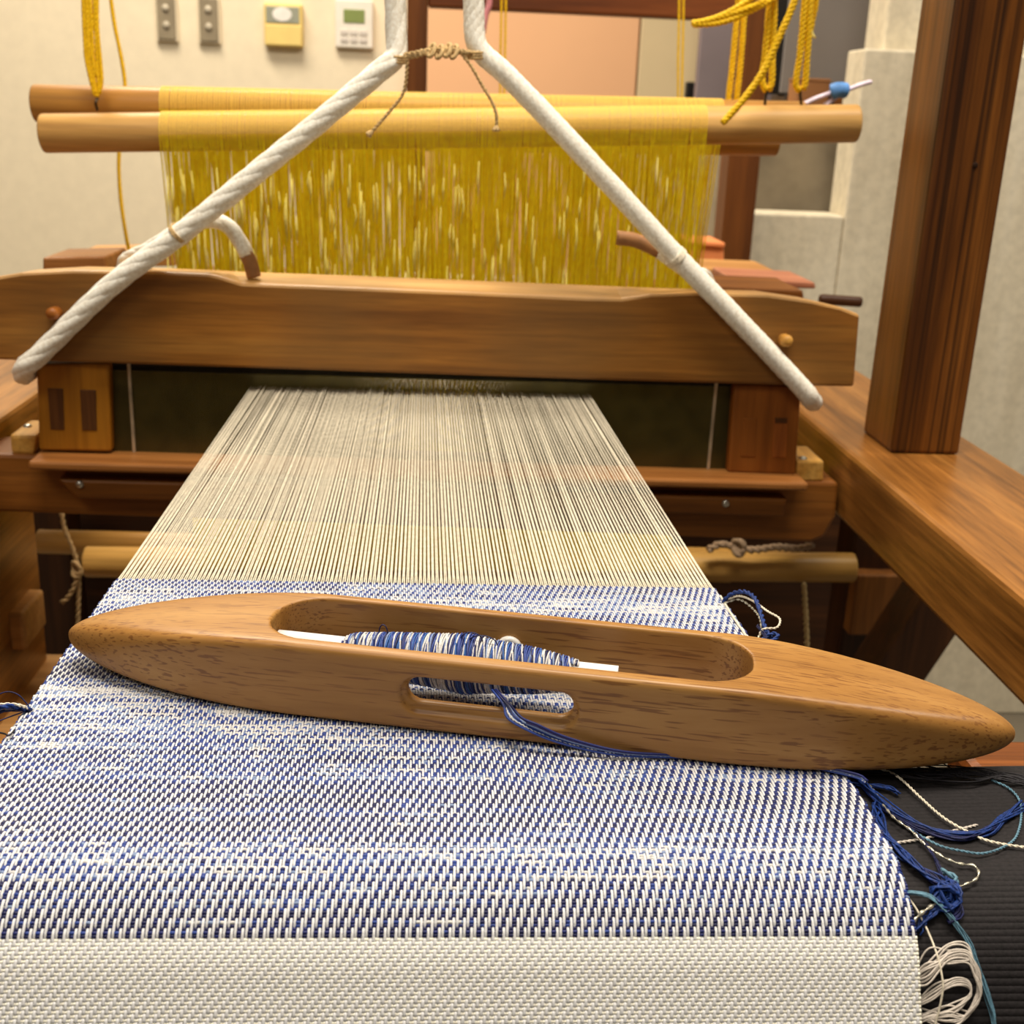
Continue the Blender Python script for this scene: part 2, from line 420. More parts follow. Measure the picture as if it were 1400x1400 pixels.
bmesh.ops.transform(bm, matrix=Matrix.Translation(((a[0]+b_[0])/2-wd*.02, YW-.030, b_[2]+hh*.745)) @ Matrix.Rotation(PI/2, 4, 'X') @ Matrix.Diagonal((wd*.25, hh*.16, .0012, 1)), verts=bm.verts)
bmobj('paper_label', bm, LABEL, t)
box('lower_cover', a[0]+wd*.03, b_[0]-wd*.03, YW-.031, YW-.027, b_[2]+hh*.03, b_[2]+hh*.50, PANY, t, 0.002)
t, a, b_ = plate('thermostat', 458, 510, -2, 67, 0.02, PANW, 'white wall thermostat with a green display', 'thermostat')
wd = b_[0]-a[0]; hh = a[2]-b_[2]
box('housing', a[0], b_[0], YW-.02, YW, b_[2], a[2], PANW, t, 0.004)
box('display', a[0]+wd*.22, b_[0]-wd*.22, YW-.022, YW-.018, b_[2]+hh*.52, a[2]-hh*.20, LCDGR, t, 0.001)
BTN = plain('pale_button', (206, 198, 190), 0.45, 0.3, 0, 0.03)
for k in range(6):
    bx = a[0]+wd*(.14+.25*(k % 3)); bz = b_[2]+hh*(.12+.15*(k//3))
    box('button', bx, bx+wd*.2, YW-.023, YW-.019, bz, bz+hh*.10, BTN, t, 0.001)

# grey screens standing on the low wall at the far right
SCR = plain('grey_screen_surface', (148, 142, 138), 0.5, 0.35, 0, 0.04, 3)
YS = 2.39
t = thing('display_screen', 'large grey screen with a black edge beyond the yellow cords', 'screen', tuple(onY(1140, 140, YS)))
a = onY(1062, -40, YS); b_ = onY(1230, 136, YS)
box('casing', a[0], b_[0]+.06, YS, YS+.04, b_[2], a[2]+.2, BLACK, t, 0.004)
box('screen_face', onY(1078, 0, YS)[0], b_[0]+.05, YS-.004, YS+.01, onY(1130, 130, YS)[2], a[2]+.19, SCR, t, 0.002)
box('foot', onY(1068, 138, YS)[0], onY(1172, 138, YS)[0], YS-.03, YS+.08, onY(1100, 152, 2.22)[2]+.003, b_[2], BLACK, t, 0.003)
MAUVE = plain('mauve_grey_panel', (138, 126, 130), 0.7, 0.25, 0, 0.05, 4)
box('partition_panel', onY(954, 100, 3.0)[0], onY(1064, 100, 3.0)[0], 3.0, 3.03, 0, 2.1, MAUVE, None, 0.003)
tag(bpy.data.objects['partition_panel'], 'mauve grey partition panel behind the brown rear post', 'partition')
bpy.data.objects['partition_panel'].data.update()
CARD = plain('brown_cardboard', (150, 104, 66), 0.7, 0.2, 0, 0.08, 8)
zpan = onY(1100, 152, 2.22)[2]
a = onY(1092, 106, 2.25); b_ = onY(1136, 106, 2.25)
cbx = thing('cardboard_box', 'small brown cardboard box standing before the grey screen', 'box', ((a[0]+b_[0])/2, 2.25, zpan))
box('carton', a[0], b_[0], 2.25, 2.31, zpan, a[2]-.006, CARD, cbx, .002)
box('lid', a[0]-.001, b_[0]+.001, 2.249, 2.311, a[2]-.0058, a[2], CARD, cbx, .0015)
a = onY(1160, 112, 2.25); b_ = onY(1190, 112, 2.25)
tag(box('wooden_block', a[0], b_[0], 2.25, 2.32, zpan, a[2], W_SLEY, None, .003, (a[0], 2.25, zpan)), 'brown wooden block beside the concrete pier behind the ribbon', 'block')
# rear wooden frame
YF = 1.9
t = thing('rear_frame', 'tall brown wooden frame standing behind the loom', 'frame', (onY(1010, 350, YF)[0], YF, 0))
pA = onY(980, 350, YF); pB = onY(1030, 350, YF)
x0, x1 = pA[0]+.005, pB[0]-.004
box('post', x0, x1, YF, YF+.06, 0.0, 1.60, W_FRAME, t, 0.003)
q0 = onY(556, 60, YF); q1 = onY(584, 60, YF)
box('post', q0[0], q1[0], YF, YF+.045, 0.0, 1.60, W_FRAME, t, 0.003)
zc0 = onY(700, 14, YF)[2]
W_FRAMEX = wood('rear_frame_wood_across', (150, 84, 34), (120, 62, 20), (86, 40, 10), 'x', 0.7, 0.5, 0.3)
box('cross_beam', q1[0]+.0005, x0-.0005, YF+.005, YF+.04, zc0, zc0+.07, W_FRAMEX, t, 0.003)

# ================================================================== LOOM FRAME
XB0, XB1 = 0.316, 0.432
ZB1, ZB0 = 0.844, 0.789
loom = thing('floor_loom', 'brown wooden floor loom frame with heavy side beams and post', 'loom', (0, 0.9, 0))
bm = box_bm(XB0, XB1, -0.25, 1.75, ZB0, ZB1, 0.004)
bmobj('side_beam', bm, W_SIDE, loom)
bmobj('side_beam', box_bm(-XB1, -XB0-.018, -0.25, 1.75, ZB0, ZB1, 0.004), W_SIDE, loom)
# posts on the side beams
pc = onZ(1218, 620, ZB1); pr = onZ(1308, 620, ZB1); pb = onZ(1180, 592, ZB1)
box('post', pc[0], pr[0], pc[1], pb[1]+.004, ZB1, 1.75, W_POST, loom, 0.003)
# knot hole in the post
kh = onY(1333, 226, pc[1])
W_KNOT = plain('dark_knot', (40, 22, 10), 0.8, 0.2)
kb = lathe_bm((kh[0], pc[1]+.002, kh[2]), (0, -1, 0), [(0, .0021), (.0024, .0021), (.0026, .0016)], 14).build('knot', W_KNOT, loom)
# breast beam, back beam, legs, rails
def profile_bb(off=0.0): pass
box('back_beam', -XB0-.018, XB0, 1.58, 1.66, 0.80, 0.872, W_SLEY, loom, 0.01)
for sx in (1, -1):
    xa = XB0+.02 if sx > 0 else -XB1
    for yy in (0.30, 1.55):
        box('leg', xa, xa+.09, yy, yy+.07, 0.0, ZB0, W_DARK, loom, 0.003)
    box('foot_rail', xa, xa+.09, 0.37, 1.55, 0.08, 0.15, W_DARK, loom, 0.003)
box('cross_rail_and_dark_board', -0.62, 0.60, 1.40, 1.44, 0.21, 0.77, W_DARKX, loom, 0.003)  # wide dark board added in place of the shade under the loom
box('cross_rail_and_dark_board', -XB0-.018, XB0+.02, 1.30, 1.36, 0.08, 0.20, W_DARKX, loom, 0.003)
def bar(name, A, B, wx, wy, mat, parent, bev=0.003):
    A = np.asarray(A, float); B = np.asarray(B, float); T = (B-A)/np.linalg.norm(B-A)
    s = np.array([1.0, 0, 0]); s -= T*(s@T); s /= np.linalg.norm(s); u = np.cross(T, s)
    f = [A+s*wx/2*i+u*wy/2*j for i, j in ((-1, -1), (1, -1), (1, 1), (-1, 1))]
    return bmobj(name, prism_bm(f, [p+(B-A) for p in f], bev), mat, parent)
bmobj('side_panel', box_bm(-.362, -.345, 0.62, 1.0, 0.16, ZB0, .002), W_SIDE, loom)
# diagonal brace and panel under the right beam
bar('brace', onY(1290, 800, 1.02), onY(1150, 1010, 1.02), .05, .05, W_DARK, loom)
box('lower_post', onY(1165, 760, 1.12)[0], onY(1232, 760, 1.12)[0], 1.12, 1.17, 0.0, ZB0, W_DARK, loom, 0.003)
W_MIDX = wood('mid_brown_panel', (150, 96, 44), (124, 76, 30), (92, 52, 18), 'z', 0.7, 0.5, 0.35)
a = onY(1172, 786, 1.10); b_ = onY(1226, 870, 1.10)
box('lower_panel', a[0], b_[0], 1.10, 1.12, b_[2], a[2], W_MIDX, loom, 0.002)
# left under-structure
a = onY(34, 706, 1.29); b_ = onY(110, 925, 1.29)
box('hanging_post', a[0], b_[0], 1.29, 1.34, b_[2], a[2]+.02, W_DARK, loom, .004)
a = onY(-60, 838, 0.92); b_ = onY(36, 890, 0.92)
box('rail_end', a[0], b_[0], .92, .975, b_[2], a[2], W_TAN, loom, 0.003)
zt = 0.60
box('knee_board', -0.62, onZ(125, 900, zt)[0], 0.50, onZ(60, 893, zt)[1], zt-.03, zt, W_TAN, loom, 0.003)
a = onY(-80, 500, 1.05); b_ = onY(52, 552, 1.05)

# ================================================================== CLOTH GEOMETRY
Y_FELL = 0.497; Y_BEND = 0.295; ZC = 0.88; RC = 0.035; TH = math.radians(62)
def prof(s):
    """arc length from the fell towards the weaver -> (Y, Z, nY, nZ)"""
    s = np.asarray(s, float); L0 = Y_FELL-Y_BEND; L1 = RC*TH
    y = np.where(s < L0, Y_FELL-s, 0.0); z = np.full_like(s, ZC); ny = np.zeros_like(s); nz = np.ones_like(s)
    th = np.clip((s-L0)/RC, 0, TH); a = s >= L0
    y = np.where(a, Y_BEND-RC*np.sin(th), y); z = np.where(a, ZC-RC*(1-np.cos(th)), z)
    ny = np.where(a, -np.sin(th), ny); nz = np.where(a, np.cos(th), nz)
    e = np.clip(s-L0-L1, 0, None)
    y = y-e*math.cos(TH); z = z-e*math.sin(TH)
    return y, z, ny, nz
def left_edge(y): return -0.1385+0*np.asarray(y)
def right_edge(y): return np.interp(y, [0.22, 0.26, 0.321, 0.438, 0.4986, 0.912, 1.7], [.1335, .1342, .1357, .130, .1265, .115, .113])
_ss = np.linspace(-0.2, 0.42, 1241); _py, _pz, _ny, _nz = prof(_ss)
def onprof(px, py, off=0.0):
    """where a view ray meets the cloth / fabric surface lifted by off"""
    d = ray(px, py); ys = _py+_ny*off; zs = _pz+_nz*off
    zr = CAM[2]+d[2]*ys/d[1]
    g = zr-zs; idx = np.where((g[:-1] > 0) != (g[1:] > 0))[0]
    i = idx[0] if len(idx) else int(np.argmin(abs(g)))
    return CAM+d*ys[i]/d[1]
def proj(P):
    v = np.asarray(P, float)-CAM; ww = v@_F; return 700+FPX*(v@_R)/ww, 700-FPX*(v@_U)/ww

NE = 282                      # warp ends
PB = 0.00255; PW = 0.00105     # blue and white pick pitch
yy, zz, _, _ = prof(_ss)
pyx = [proj((0.02, a, b))[1] for a, b in zip(yy, zz)]
s_blue = float(np.interp(1281, pyx[::1], _ss)) if pyx[0] < pyx[-1] else 0.23
NB = int(round(s_blue/PB)); PB = s_blue/NB
s_end = s_blue+0.075; NW = int((s_end-s_blue)/PW)
picks = np.concatenate([(np.arange(NB)+.5)*PB, s_blue+(np.arange(NW)+.5)*PW])
cloth = thing('woven_cloth', 'blue and white twill cloth with a white hem under the shuttle', 'cloth', (0, 0.4, ZC))

def grid_tubes(name, Pc, W_, H_, arch, mat, parent, cols=None, wave=None):
    """Pc: (n threads, m samples, 3) centre lines, side vec W_ (n,m,3) and up vec H_ (n,m,3); arch: list of (a,b) offsets"""
    n, m, _ = Pc.shape; k = len(arch)
    V = np.stack([Pc+W_*a+H_*b for a, b in arch], 2).reshape(-1, 3)
    idx = np.arange(n*m*k).reshape(n, m, k)
    q = [np.stack([idx[:, :-1, j], idx[:, 1:, j], idx[:, 1:, j+1], idx[:, :-1, j+1]], -1).reshape(-1, 4) for j in range(k-1)]
    Q = np.vstack(q)
    me = bpy.data.meshes.new(name); off = np.array(root_loc(parent))
    me.vertices.add(len(V)); me.vertices.foreach_set('co', (V-off).astype(np.float32).ravel())
    me.loops.add(Q.size); me.loops.foreach_set('vertex_index', Q.astype(np.int32).ravel())
    me.polygons.add(len(Q)); me.polygons.foreach_set('loop_start', np.arange(0, Q.size, 4, dtype=np.int32))
    me.polygons.foreach_set('use_smooth', np.ones(len(Q), bool))
    me.update(calc_edges=True)
    if cols is not None:
        at = me.attributes.new('yarn_dye', 'FLOAT_COLOR', 'POINT')
        cc = np.ones((len(V), 4), np.float32); cc[:, :3] = np.repeat(cols.reshape(-1, 3), k, 0) if cols.shape[:2] == (n, m) else cols.reshape(-1, 3)
        at.data.foreach_set('color', cc.ravel())
    o = link(name, me, mat, parent); o['kind'] = 'stuff'
    return o
NP = len(picks)
# --- warp ends in the cloth: 2/1 twill
ii = np.arange(NE)
def under(i, j): return ((i+j) % 3) == 0       # j counts from the fell to the weaver
sub = 3
sb = []; hb = []
edges = np.concatenate([[0], np.cumsum(np.concatenate([np.full(NB, PB), np.full(NW, PW)]))])
s_list = []; h_mat = []
amp_b, amp_w = 0.00062, 0.00030
state = np.array([[0.0 if under(i, j) else 1.0 for j in range(NP)] for i in range(3)])   # (3, NP)
for j in range(NP):
    for t_ in np.arange(sub)/sub:
        s_list.append(picks[j]+(edges[j+1]-edges[j])*(t_)); 
        h0_ = state[:, j]; h1_ = state[:, min(j+1, NP-1)]
        f = 0.5-0.5*math.cos(PI*max(0.0, min(1.0, (t_-0.15)/0.7)))
        h_mat.append(h0_*(1-f)+h1_*f)
S = np.array(s_list); Hm = np.array(h_mat)         # (m), (m,3)
amp = np.where(S < s_blue, amp_b, amp_w)
y_, z_, ny_, nz_ = prof(S)
m = len(S)
fr = (ii+.5)/NE
lx = left_edge(y_); rx = right_edge(y_)
X = lx[None]+(rx-lx)[None]*fr[:, None]
X = X+RNG.normal(0, .00004, (NE, 1))
Hh = (Hm[:, ii % 3].T*2-1)*amp[None]
Pc = np.stack([X, np.broadcast_to(y_, X.shape)+Hh*ny_, np.broadcast_to(z_, X.shape)+Hh*nz_], -1)
Wv = np.zeros_like(Pc); Wv[..., 0] = 1.0
Hv = np.zeros_like(Pc); Hv[..., 1] = ny_; Hv[..., 2] = nz_
hw = (rx-lx)[None]/NE*0.5
a_ = hw[..., None]*np.where(S < s_blue, np.interp(S, [0, s_blue*.6, s_blue], [.66, .72, .84]), .94)[None, :, None]
tw = np.where(S < s_blue, .00034, .00026)[None, :, None]
arch = [(-1, -.6), (-.72, .35), (0, .85), (.72, .35), (1, -.6)]
grid_tubes('warp_yarn', Pc, Wv*a_, Hv*tw, arch, WARP_CLOTH, cloth)
# --- blue weft: every pick is a bundle of strands
NAV = np.array(lin((24, 36, 104))); BLU = np.array(lin((42, 68, 146))); LBL = np.array(lin((130, 150, 190))); WHT = np.array(lin((214, 213, 212))); INK = np.array(lin((17, 24, 78)))
def smooth_noise(n, corr):
    k = max(2, int(n/corr)+3); c = RNG.normal(0, 1, k); t_ = np.linspace(0, k-1.001, n); i0 = t_.astype(int); f = t_-i0; f = f*f*(3-2*f)
    return c[i0]*(1-f)+c[i0+1]*f
xs_n = NE*2
st_off = [(-.33, -.25), (0.02, .35), (.34, -.2)]
rows = []; rc = []; rW = []; rH = []
jj = np.arange(NB)
band = np.zeros(NB)
bn = smooth_noise(NB, 5)
for j in range(NB):
    sc_ = picks[j]; yj, zj, nyj, nzj = [float(q) for q in prof(sc_)]
    x = np.linspace(left_edge(yj)-.0006, right_edge(yj)+.0006, xs_n)
    near = np.clip((j-NB*0.55)/(NB*0.35), 0, 1)             # picks close to the hem are darker blue
    lightness = -0.36+0.75*bn[j]-0.55*near+0.25*(1-np.clip(j/14, 0, 1))
    ends = np.interp(x, [x[0], x[0]+.002, x[-1]-.002, x[-1]], [-.0004, 0, 0, -.0004])
    for k, (du, dv) in enumerate(st_off):
        n1 = smooth_noise(xs_n, 26)*0.55+smooth_noise(xs_n, 7)*0.35+RNG.normal(0, .35)+lightness+(0.22 if k == 1 else 0)
        c = np.where((n1 > .95)[:, None], WHT, np.where((n1 > .45)[:, None], LBL, np.where((n1 > -.25)[:, None], BLU, np.where((n1 > -.9)[:, None], NAV, INK))))
        fi = (x-left_edge(yj))/(right_edge(yj)-left_edge(yj))*NE-.5
        ph = np.cos((fi+j)*2*PI/3)                     # rises where the warp dips under
        u = sc_+du*PB; yu, zu, nyu, nzu = [float(q) for q in prof(u)]
        h = dv*.0005+ph*.00036+.00018+ends
        rows.append(np.stack([x, yu+nyu*h, zu+nzu*h], -1)); rc.append(c)
        tdir = np.array([0, -nzu, nyu]); rW.append(np.broadcast_to(tdir*PB*.19, (xs_n, 3))); rH.append(np.broadcast_to(np.array([0, nyu, nzu])*.00042, (xs_n, 3)))
arch2 = [(-1, -.5), (-.6, .6), (.6, .6), (1, -.5)]
grid_tubes('blue_weft', np.array(rows), np.array(rW), np.array(rH), arch2, WEFT_B, cloth, np.array(rc))
rows = []; rW = []; rH = []
for j in range(NB, NP):
    yj, zj, nyj, nzj = [float(q) for q in prof(picks[j])]
    x = np.linspace(left_edge(yj)-.0005, right_edge(yj)+.0005, xs_n)
    fi = (x-left_edge(yj))/(right_edge(yj)-left_edge(yj))*NE-.5
    h = np.cos((fi+j)*2*PI/3)*.00012-.00008
    rows.append(np.stack([x, yj+nyj*h, zj+nzj*h], -1))
    rW.append(np.broadcast_to(np.array([0, -nzj, nyj])*PW*.46, (xs_n, 3))); rH.append(np.broadcast_to(np.array([0, nyj, nzj])*.0003, (xs_n, 3)))
grid_tubes('white_weft', np.array(rows), np.array(rW), np.array(rH), arch2, WEFT_W, cloth)

# --- warp threads from the fell through reed and heddles to the back beam
yv = np.array([Y_FELL-.0005, 0.509, 0.56, 0.64, 0.74, 0.84, 0.905, 1.1, 1.3, 1.58])
fr2 = (ii+.5+np.where(ii % 2 == 0, .20, -.20)+RNG.normal(0, .07, NE))/NE
fr0 = (ii+.5)/NE
blend = np.clip((yv-Y_FELL)/.012, 0, 1)
f_all = fr0[:, None]*(1-blend)+fr2[:, None]*blend
Xw = left_edge(yv)[None]+(right_edge(yv)-left_edge(yv))[None]*f_all
lift = RNG.normal(0, .0006, (NE, 1))+np.where(ii % 2 == 0, .0009, -.0009)[:, None]
shape = np.interp(yv, [Y_FELL, .905, 1.1, 1.58], [0, 1, 1.2, 0.3])
Zw = ZC+lift*shape[None]
Pw = np.stack([Xw, np.broadcast_to(yv, Xw.shape), Zw], -1)
Wv = np.zeros_like(Pw); Wv[..., 0] = .00030; Hv = np.zeros_like(Pw); Hv[..., 2] = .00030
wt = grid_tubes('warp_threads', Pw, Wv, Hv, [(-1, 0), (-.6, .8), (.6, .8), (1, 0), (0, -1), (-1, 0)], WARP, None)
tag(wt, 'cream warp threads running from the woven cloth to the reed', 'warp threads', None, 'stuff')

# ================================================================== BREAST BEAM AND BLACK RIBBED FABRIC
s_b0 = 0.153
def offset_profile(s, off):
    y, z, a, b = prof(s); return y+a*off, z+b*off
sv = np.linspace(s_b0, 0.30, 20); y2, z2 = offset_profile(sv, -.0105)
pts = [(float(a), float(b)) for a, b in zip(y2, z2)]
ye, ze = pts[-1]
loop = pts+[(ye+.012, ze-.02), (pts[0][0]+.004, ze-.02), (pts[0][0]+.004, pts[0][1]-.004)]
bmobj('breast_beam', prism_bm([(-XB0-.018, a, b) for a, b in loop], [(XB0, a, b) for a, b in loop], 0), W_BREAST, loom)
a = onZ(1336, 1058, .858); b_ = onZ(1420, 1016, .858)
box('beam_bracket', a[0], XB0-.001, a[1], b_[1]+.004, .80, .858, W_BREAST, loom, .004)
# ribbed fabric over the beam
RIB = 0.0020
sv = np.arange(s_b0-.012, 0.33, RIB/6)
yr, zr, nyr, nzr = prof(sv)
hump = np.abs(np.sin(PI*sv/RIB))*.00075-.0055
drop = np.clip((s_b0-.002-sv)/.010, 0, 1)**2*.03
xsF = np.linspace(-.20, 0.315, 60)
wav = np.array([0.0008*math.sin(9*x)+0.0005*math.sin(31*x+1) for x in xsF])
right_only = np.clip((xsF-.145)/.05, 0, 1)
V = []
for i, x in enumerate(xsF):
    hh_ = hump+wav[i]*right_only[i]
    V.append(np.stack([np.full_like(sv, x), yr+nyr*hh_, zr+nzr*hh_-drop], -1))
V = np.array(V); nx_, ns_ = V.shape[:2]; idx = np.arange(nx_*ns_).reshape(nx_, ns_)
Q = np.stack([idx[:-1, :-1], idx[1:, :-1], idx[1:, 1:], idx[:-1, 1:]], -1).reshape(-1, 4)
FABB = yarn('black_ribbed_fabric', (27, 24, 26), 0.25, 0.8, 0.3, 900, 0.4)
fab = obj('ribbed_fabric', V.reshape(-1, 3), Q, FABB, None, True, (0.1, 0.3, 0.86))
tag(fab, 'black ribbed fabric wrapped over the breast beam beside the white hem', 'fabric')
sol = fab.modifiers.new('thickness', 'SOLIDIFY'); sol.thickness = 0.0015; sol.offset = -1

# ================================================================== SHUTTLE
def shuttle_mat():
    m, nt, b = base_mat('oak_shuttle_wood', 0.38, 0.4)
    v = coords(nt, (7, 60, 60), False)
    n1 = noise(nt, v, 1.0, 5, 0.6, 0.5)
    c1 = ramp(nt, n1, [(0.25, (134, 92, 42)), (0.5, (158, 112, 55)), (0.75, (178, 134, 74))])
    v2 = coords(nt, (62, 1250, 1150), False)
    n2 = noise(nt, v2, 1.0, 1.5, 0.45, 0.0)
    f2 = ramp(nt, n2, [(0.565, (0, 0, 0)), (0.63, (255, 255, 255))])
    v3 = coords(nt, (10, 90, 90), False)
    n3 = noise(nt, v3, 1.0, 2)
    f3 = ramp(nt, n3, [(0.30, (0, 0, 0)), (0.52, (255, 255, 255))])
    ml = N(nt, 'ShaderNodeMath', operation='MULTIPLY'); nt.links.new(f2, ml.inputs[0]); nt.links.new(f3, ml.inputs[1])
    ml2 = N(nt, 'ShaderNodeMath', operation='MULTIPLY'); nt.links.new(ml.outputs[0], ml2.inputs[0]); ml2.inputs[1].default_value = 0.62
    col = mix(nt, ml2.outputs[0], c1, rgba((96, 50, 20)))
    nt.links.new(col, b.inputs['Base Color'])
    bump(nt, b, ml.outputs[0], -0.2, 0.0004)
    return m
SHM = shuttle_mat()
SH_ANG = math.radians(-12.15)
SH_L = 0.1672
d_ = np.array([math.cos(SH_ANG), math.sin(SH_ANG)]); n_ = np.array([-d_[1], d_[0]])
sh_c = np.array([0.0275, 0.3683])+n_*0.0098
sh = thing('boat_shuttle', 'oak boat shuttle with pointed ends lying across the woven cloth', 'shuttle', (sh_c[0], sh_c[1], ZC+.0011))
sh.rotation_euler = (0, 0, SH_ANG)
def sh_dims(x):
    a = abs(x)
    u = max(0.0, (a-.070)/(SH_L-.070)); u = min(u, 1.0)
    wd = .0236*(1-u**2.0)**.60
    t_ = max(0.0, min(1.0, (a-.075)/(SH_L-.075)))
    zt = .0276-.0100*t_**1.6
    q = max(0.0, min(1.0, (a-.09)/(SH_L-.09)))
    zb = .0042*q**2
    r_ = math.sqrt(max(0.0, 1-u**12))                     # close the tip
    mid = (zt+zb)/2; hgt = (zt-zb)/2*r_
    ex = 15.0*(1-t_)**1.5+2.5
    return wd, mid, hgt, ex
bm = bmesh.new(); ringN = 64
xsn = np.sin(np.linspace(-PI/2, PI/2, 81))*SH_L*0.9995
prev = None; first = None
for x in xsn:
    wd, mid, hg, ex = sh_dims(x); wd = max(wd, .0006); hg = max(hg, .0006); ring = []
    for k in range(ringN):
        a = 2*PI*k/ringN; c_, s_ = math.cos(a), math.sin(a)
        ring.append(bm.verts.new((x, wd*math.copysign(abs(c_)**(2/ex), c_), mid+hg*math.copysign(abs(s_)**(2/ex), s_))))
    if prev:
        for k in range(ringN): bm.faces.new((prev[k], prev[(k+1) % ringN], ring[(k+1) % ringN], ring[k]))
    else: bm.faces.new(list(reversed(ring)))
    prev = ring
bm.faces.new(prev); bmesh.ops.recalc_face_normals(bm, faces=bm.faces)
me = bpy.data.meshes.new('shuttle_hull'); bm.to_mesh(me); bm.free()
hull = bpy.data.objects.new('shuttle_hull', me); C.objects.link(hull)
def stadium(x0, x1, r, n=16):
    P = []
    for k in range(n+1): a = PI/2+PI*k/n; P.append((x0+r+r*math.cos(a), r*math.sin(a)))
    for k in range(n+1): a = -PI/2+PI*k/n; P.append((x1-r+r*math.cos(a), r*math.sin(a)))
    return P
def rrect(x0, x1, hw_, r, n=10):
    P = []
    for cx, cy, a0 in ((x1-r, hw_-r, 0), (x0+r, hw_-r, PI/2), (x0+r, -hw_+r, PI), (x1-r, -hw_+r, 1.5*PI)):
        for k in range(n+1): a = a0+PI/2*k/n; P.append((cx+r*math.cos(a), cy+r*math.sin(a)))
    return P
cutters = []
def cutter(front, back):
    b2 = prism_bm(front, back, 0); me2 = bpy.data.meshes.new('cut'); b2.to_mesh(me2); b2.free()
    o2 = bpy.data.objects.new('cut', me2); C.objects.link(o2); cutters.append(o2)
    md = hull.modifiers.new('b', 'BOOLEAN'); md.operation = 'DIFFERENCE'; md.solver = 'EXACT'; md.object = o2
L = rrect(-.0875, .0800, .0180, .0165)
cutter([(x, y, -.01) for x, y in L], [(x, y, .05) for x, y in L])
SZ = .0148
L = stadium(-.0340, .0222, .0046); cutter([(x, -.045, SZ+z) for x, z in L], [(x, -.005, SZ+z) for x, z in L])
L = stadium(-.0362, .0244, .0068); cutter([(x, -.045, SZ-.0012+z) for x, z in L], [(x, -.0219, SZ-.0012+z) for x, z in L])
rm = hull.modifiers.new('r', 'REMESH'); rm.mode = 'VOXEL'; rm.voxel_size = 0.0008; rm.use_smooth_shade = True
sm = hull.modifiers.new('s', 'SMOOTH'); sm.factor = 0.5; sm.iterations = 3
dg = bpy.context.evaluated_depsgraph_get(); dg.update()
me3 = bpy.data.meshes.new_from_object(hull.evaluated_get(dg)); me3.name = 'shuttle_body'
for o2 in cutters: bpy.data.objects.remove(o2)
bpy.data.objects.remove(hull)
sbody = link('body', me3, SHM, sh, True)
# porcelain eye in the far wall (local coordinates, so built directly)
def local_child(mb_or_obj, parent):
    return mb_or_obj
def build_local(mb, name, mat, parent, smooth=True):
    V = np.vstack(mb.v); me_ = bpy.data.meshes.new(name); me_.from_pydata(V.tolist(), [], mb.f); me_.update()
    o = link(name, me_, mat, parent, smooth)
    if mb.c:
        at = me_.attributes.new('yarn_dye', 'FLOAT_COLOR', 'POINT'); c = np.ones((len(V), 4), np.float32); c[:, :3] = np.vstack(mb.c)
        at.data.foreach_set('color', c.ravel())
    return o
mb = MB(); ang = np.linspace(0, 2*PI, 28, endpoint=False)
mb.tube(np.stack([-.0055+.0036*np.cos(ang), np.full(28, .0172), .0150+.0036*np.sin(ang)], 1), .0013, 10, False, True)
build_local(mb, 'thread_eye', CERAMIC, sh)['label'] = 'white ceramic thread eye'

# bobbin lying in the shuttle
def sh_w(p):
    p = np.asarray(p, float); c, s = math.cos(SH_ANG), math.sin(SH_ANG)
    return np.array([sh_c[0]+c*p[0]-s*p[1], sh_c[1]+s*p[0]+c*p[1], ZC+.0011+p[2]])
BZ = .0156
bob = thing('bobbin', 'white paper bobbin wound with blue and white yarn inside the shuttle', 'bobbin', tuple(sh_w((0, 0, BZ))))
bob.rotation_euler = (0, 0, SH_ANG)
mb = lathe_bm((-.0868, 0, 0), (1, 0, 0), [(0, .0046), (.0001, .0051), (.1218, .0047), (.1219, .0043), (.1219, .0030), (.110, .0030)], 28)
build_local(mb, 'paper_tube', PAPER, bob)
def pack_r(x): return np.interp(x, [-.0625, -.058, -.045, -.024, -.018, -.008, .006, .0165, .0215], [.0052, .0068, .0082, .0098, .0106, .0092, .0080, .0062, .0050])
mb = MB(); xs_ = np.linspace(-.0625, .0215, 60)
mb = lathe_bm((-.0625, 0, 0), (1, 0, 0), [(float(x+.0625), float(pack_r(x)-.0009)) for x in xs_], 32)
build_local(mb, 'yarn_core', NAVY_Y, bob)
mb = MB(); cols = [NAV, BLU, BLU, WHT, WHT, LBL, INK, np.array(lin((44, 96, 170))), WHT]
nst = 5
for layer in range(2):
    for st in range(nst):
        turns = 25; tt = np.linspace(0, 1, turns*18)
        xbase = -.0618+.0826*tt+(st-nst/2)*.0826/turns/nst*1.05*(1 if layer == 0 else .98)
        a = tt*turns*2*PI*(1)+layer*2.0
        wob = .0016*np.sin(a+st*.7+layer)+RNG.normal(0, .0003)
        x = np.clip(xbase+wob*.7+.0010*math.sin(3*st+layer), -.0622, .0213)
        r_ = pack_r(x)-.0004+layer*.0004+RNG.normal(0, .00012)
        seg = np.repeat(RNG.integers(0, len(cols), 60), RNG.integers(10, 34, 60))[:len(tt)]
        mb.tube(np.stack([x, r_*np.cos(a), r_*np.sin(a)], 1), .00036, 5, col=np.repeat(np.array(cols)[seg], 5, 0))
yb = build_local(mb, 'wound_yarn', WEFT_B, bob); yb['kind'] = 'stuff'
for (xc, h, r_) in ((-.0475, .0125, .0015), (-.016, .0130, .0038), (-.012, .0122, .0050)):
    mb = MB(); a = np.linspace(0, PI, 14); mb.tube(np.stack([xc+r_*np.cos(a), np.full(14, -.002), h-.003+(.0030)*np.sin(a)], 1), .00022, 4, col=INK)
    build_local(mb, 'stray_loop', WEFT_B, bob)

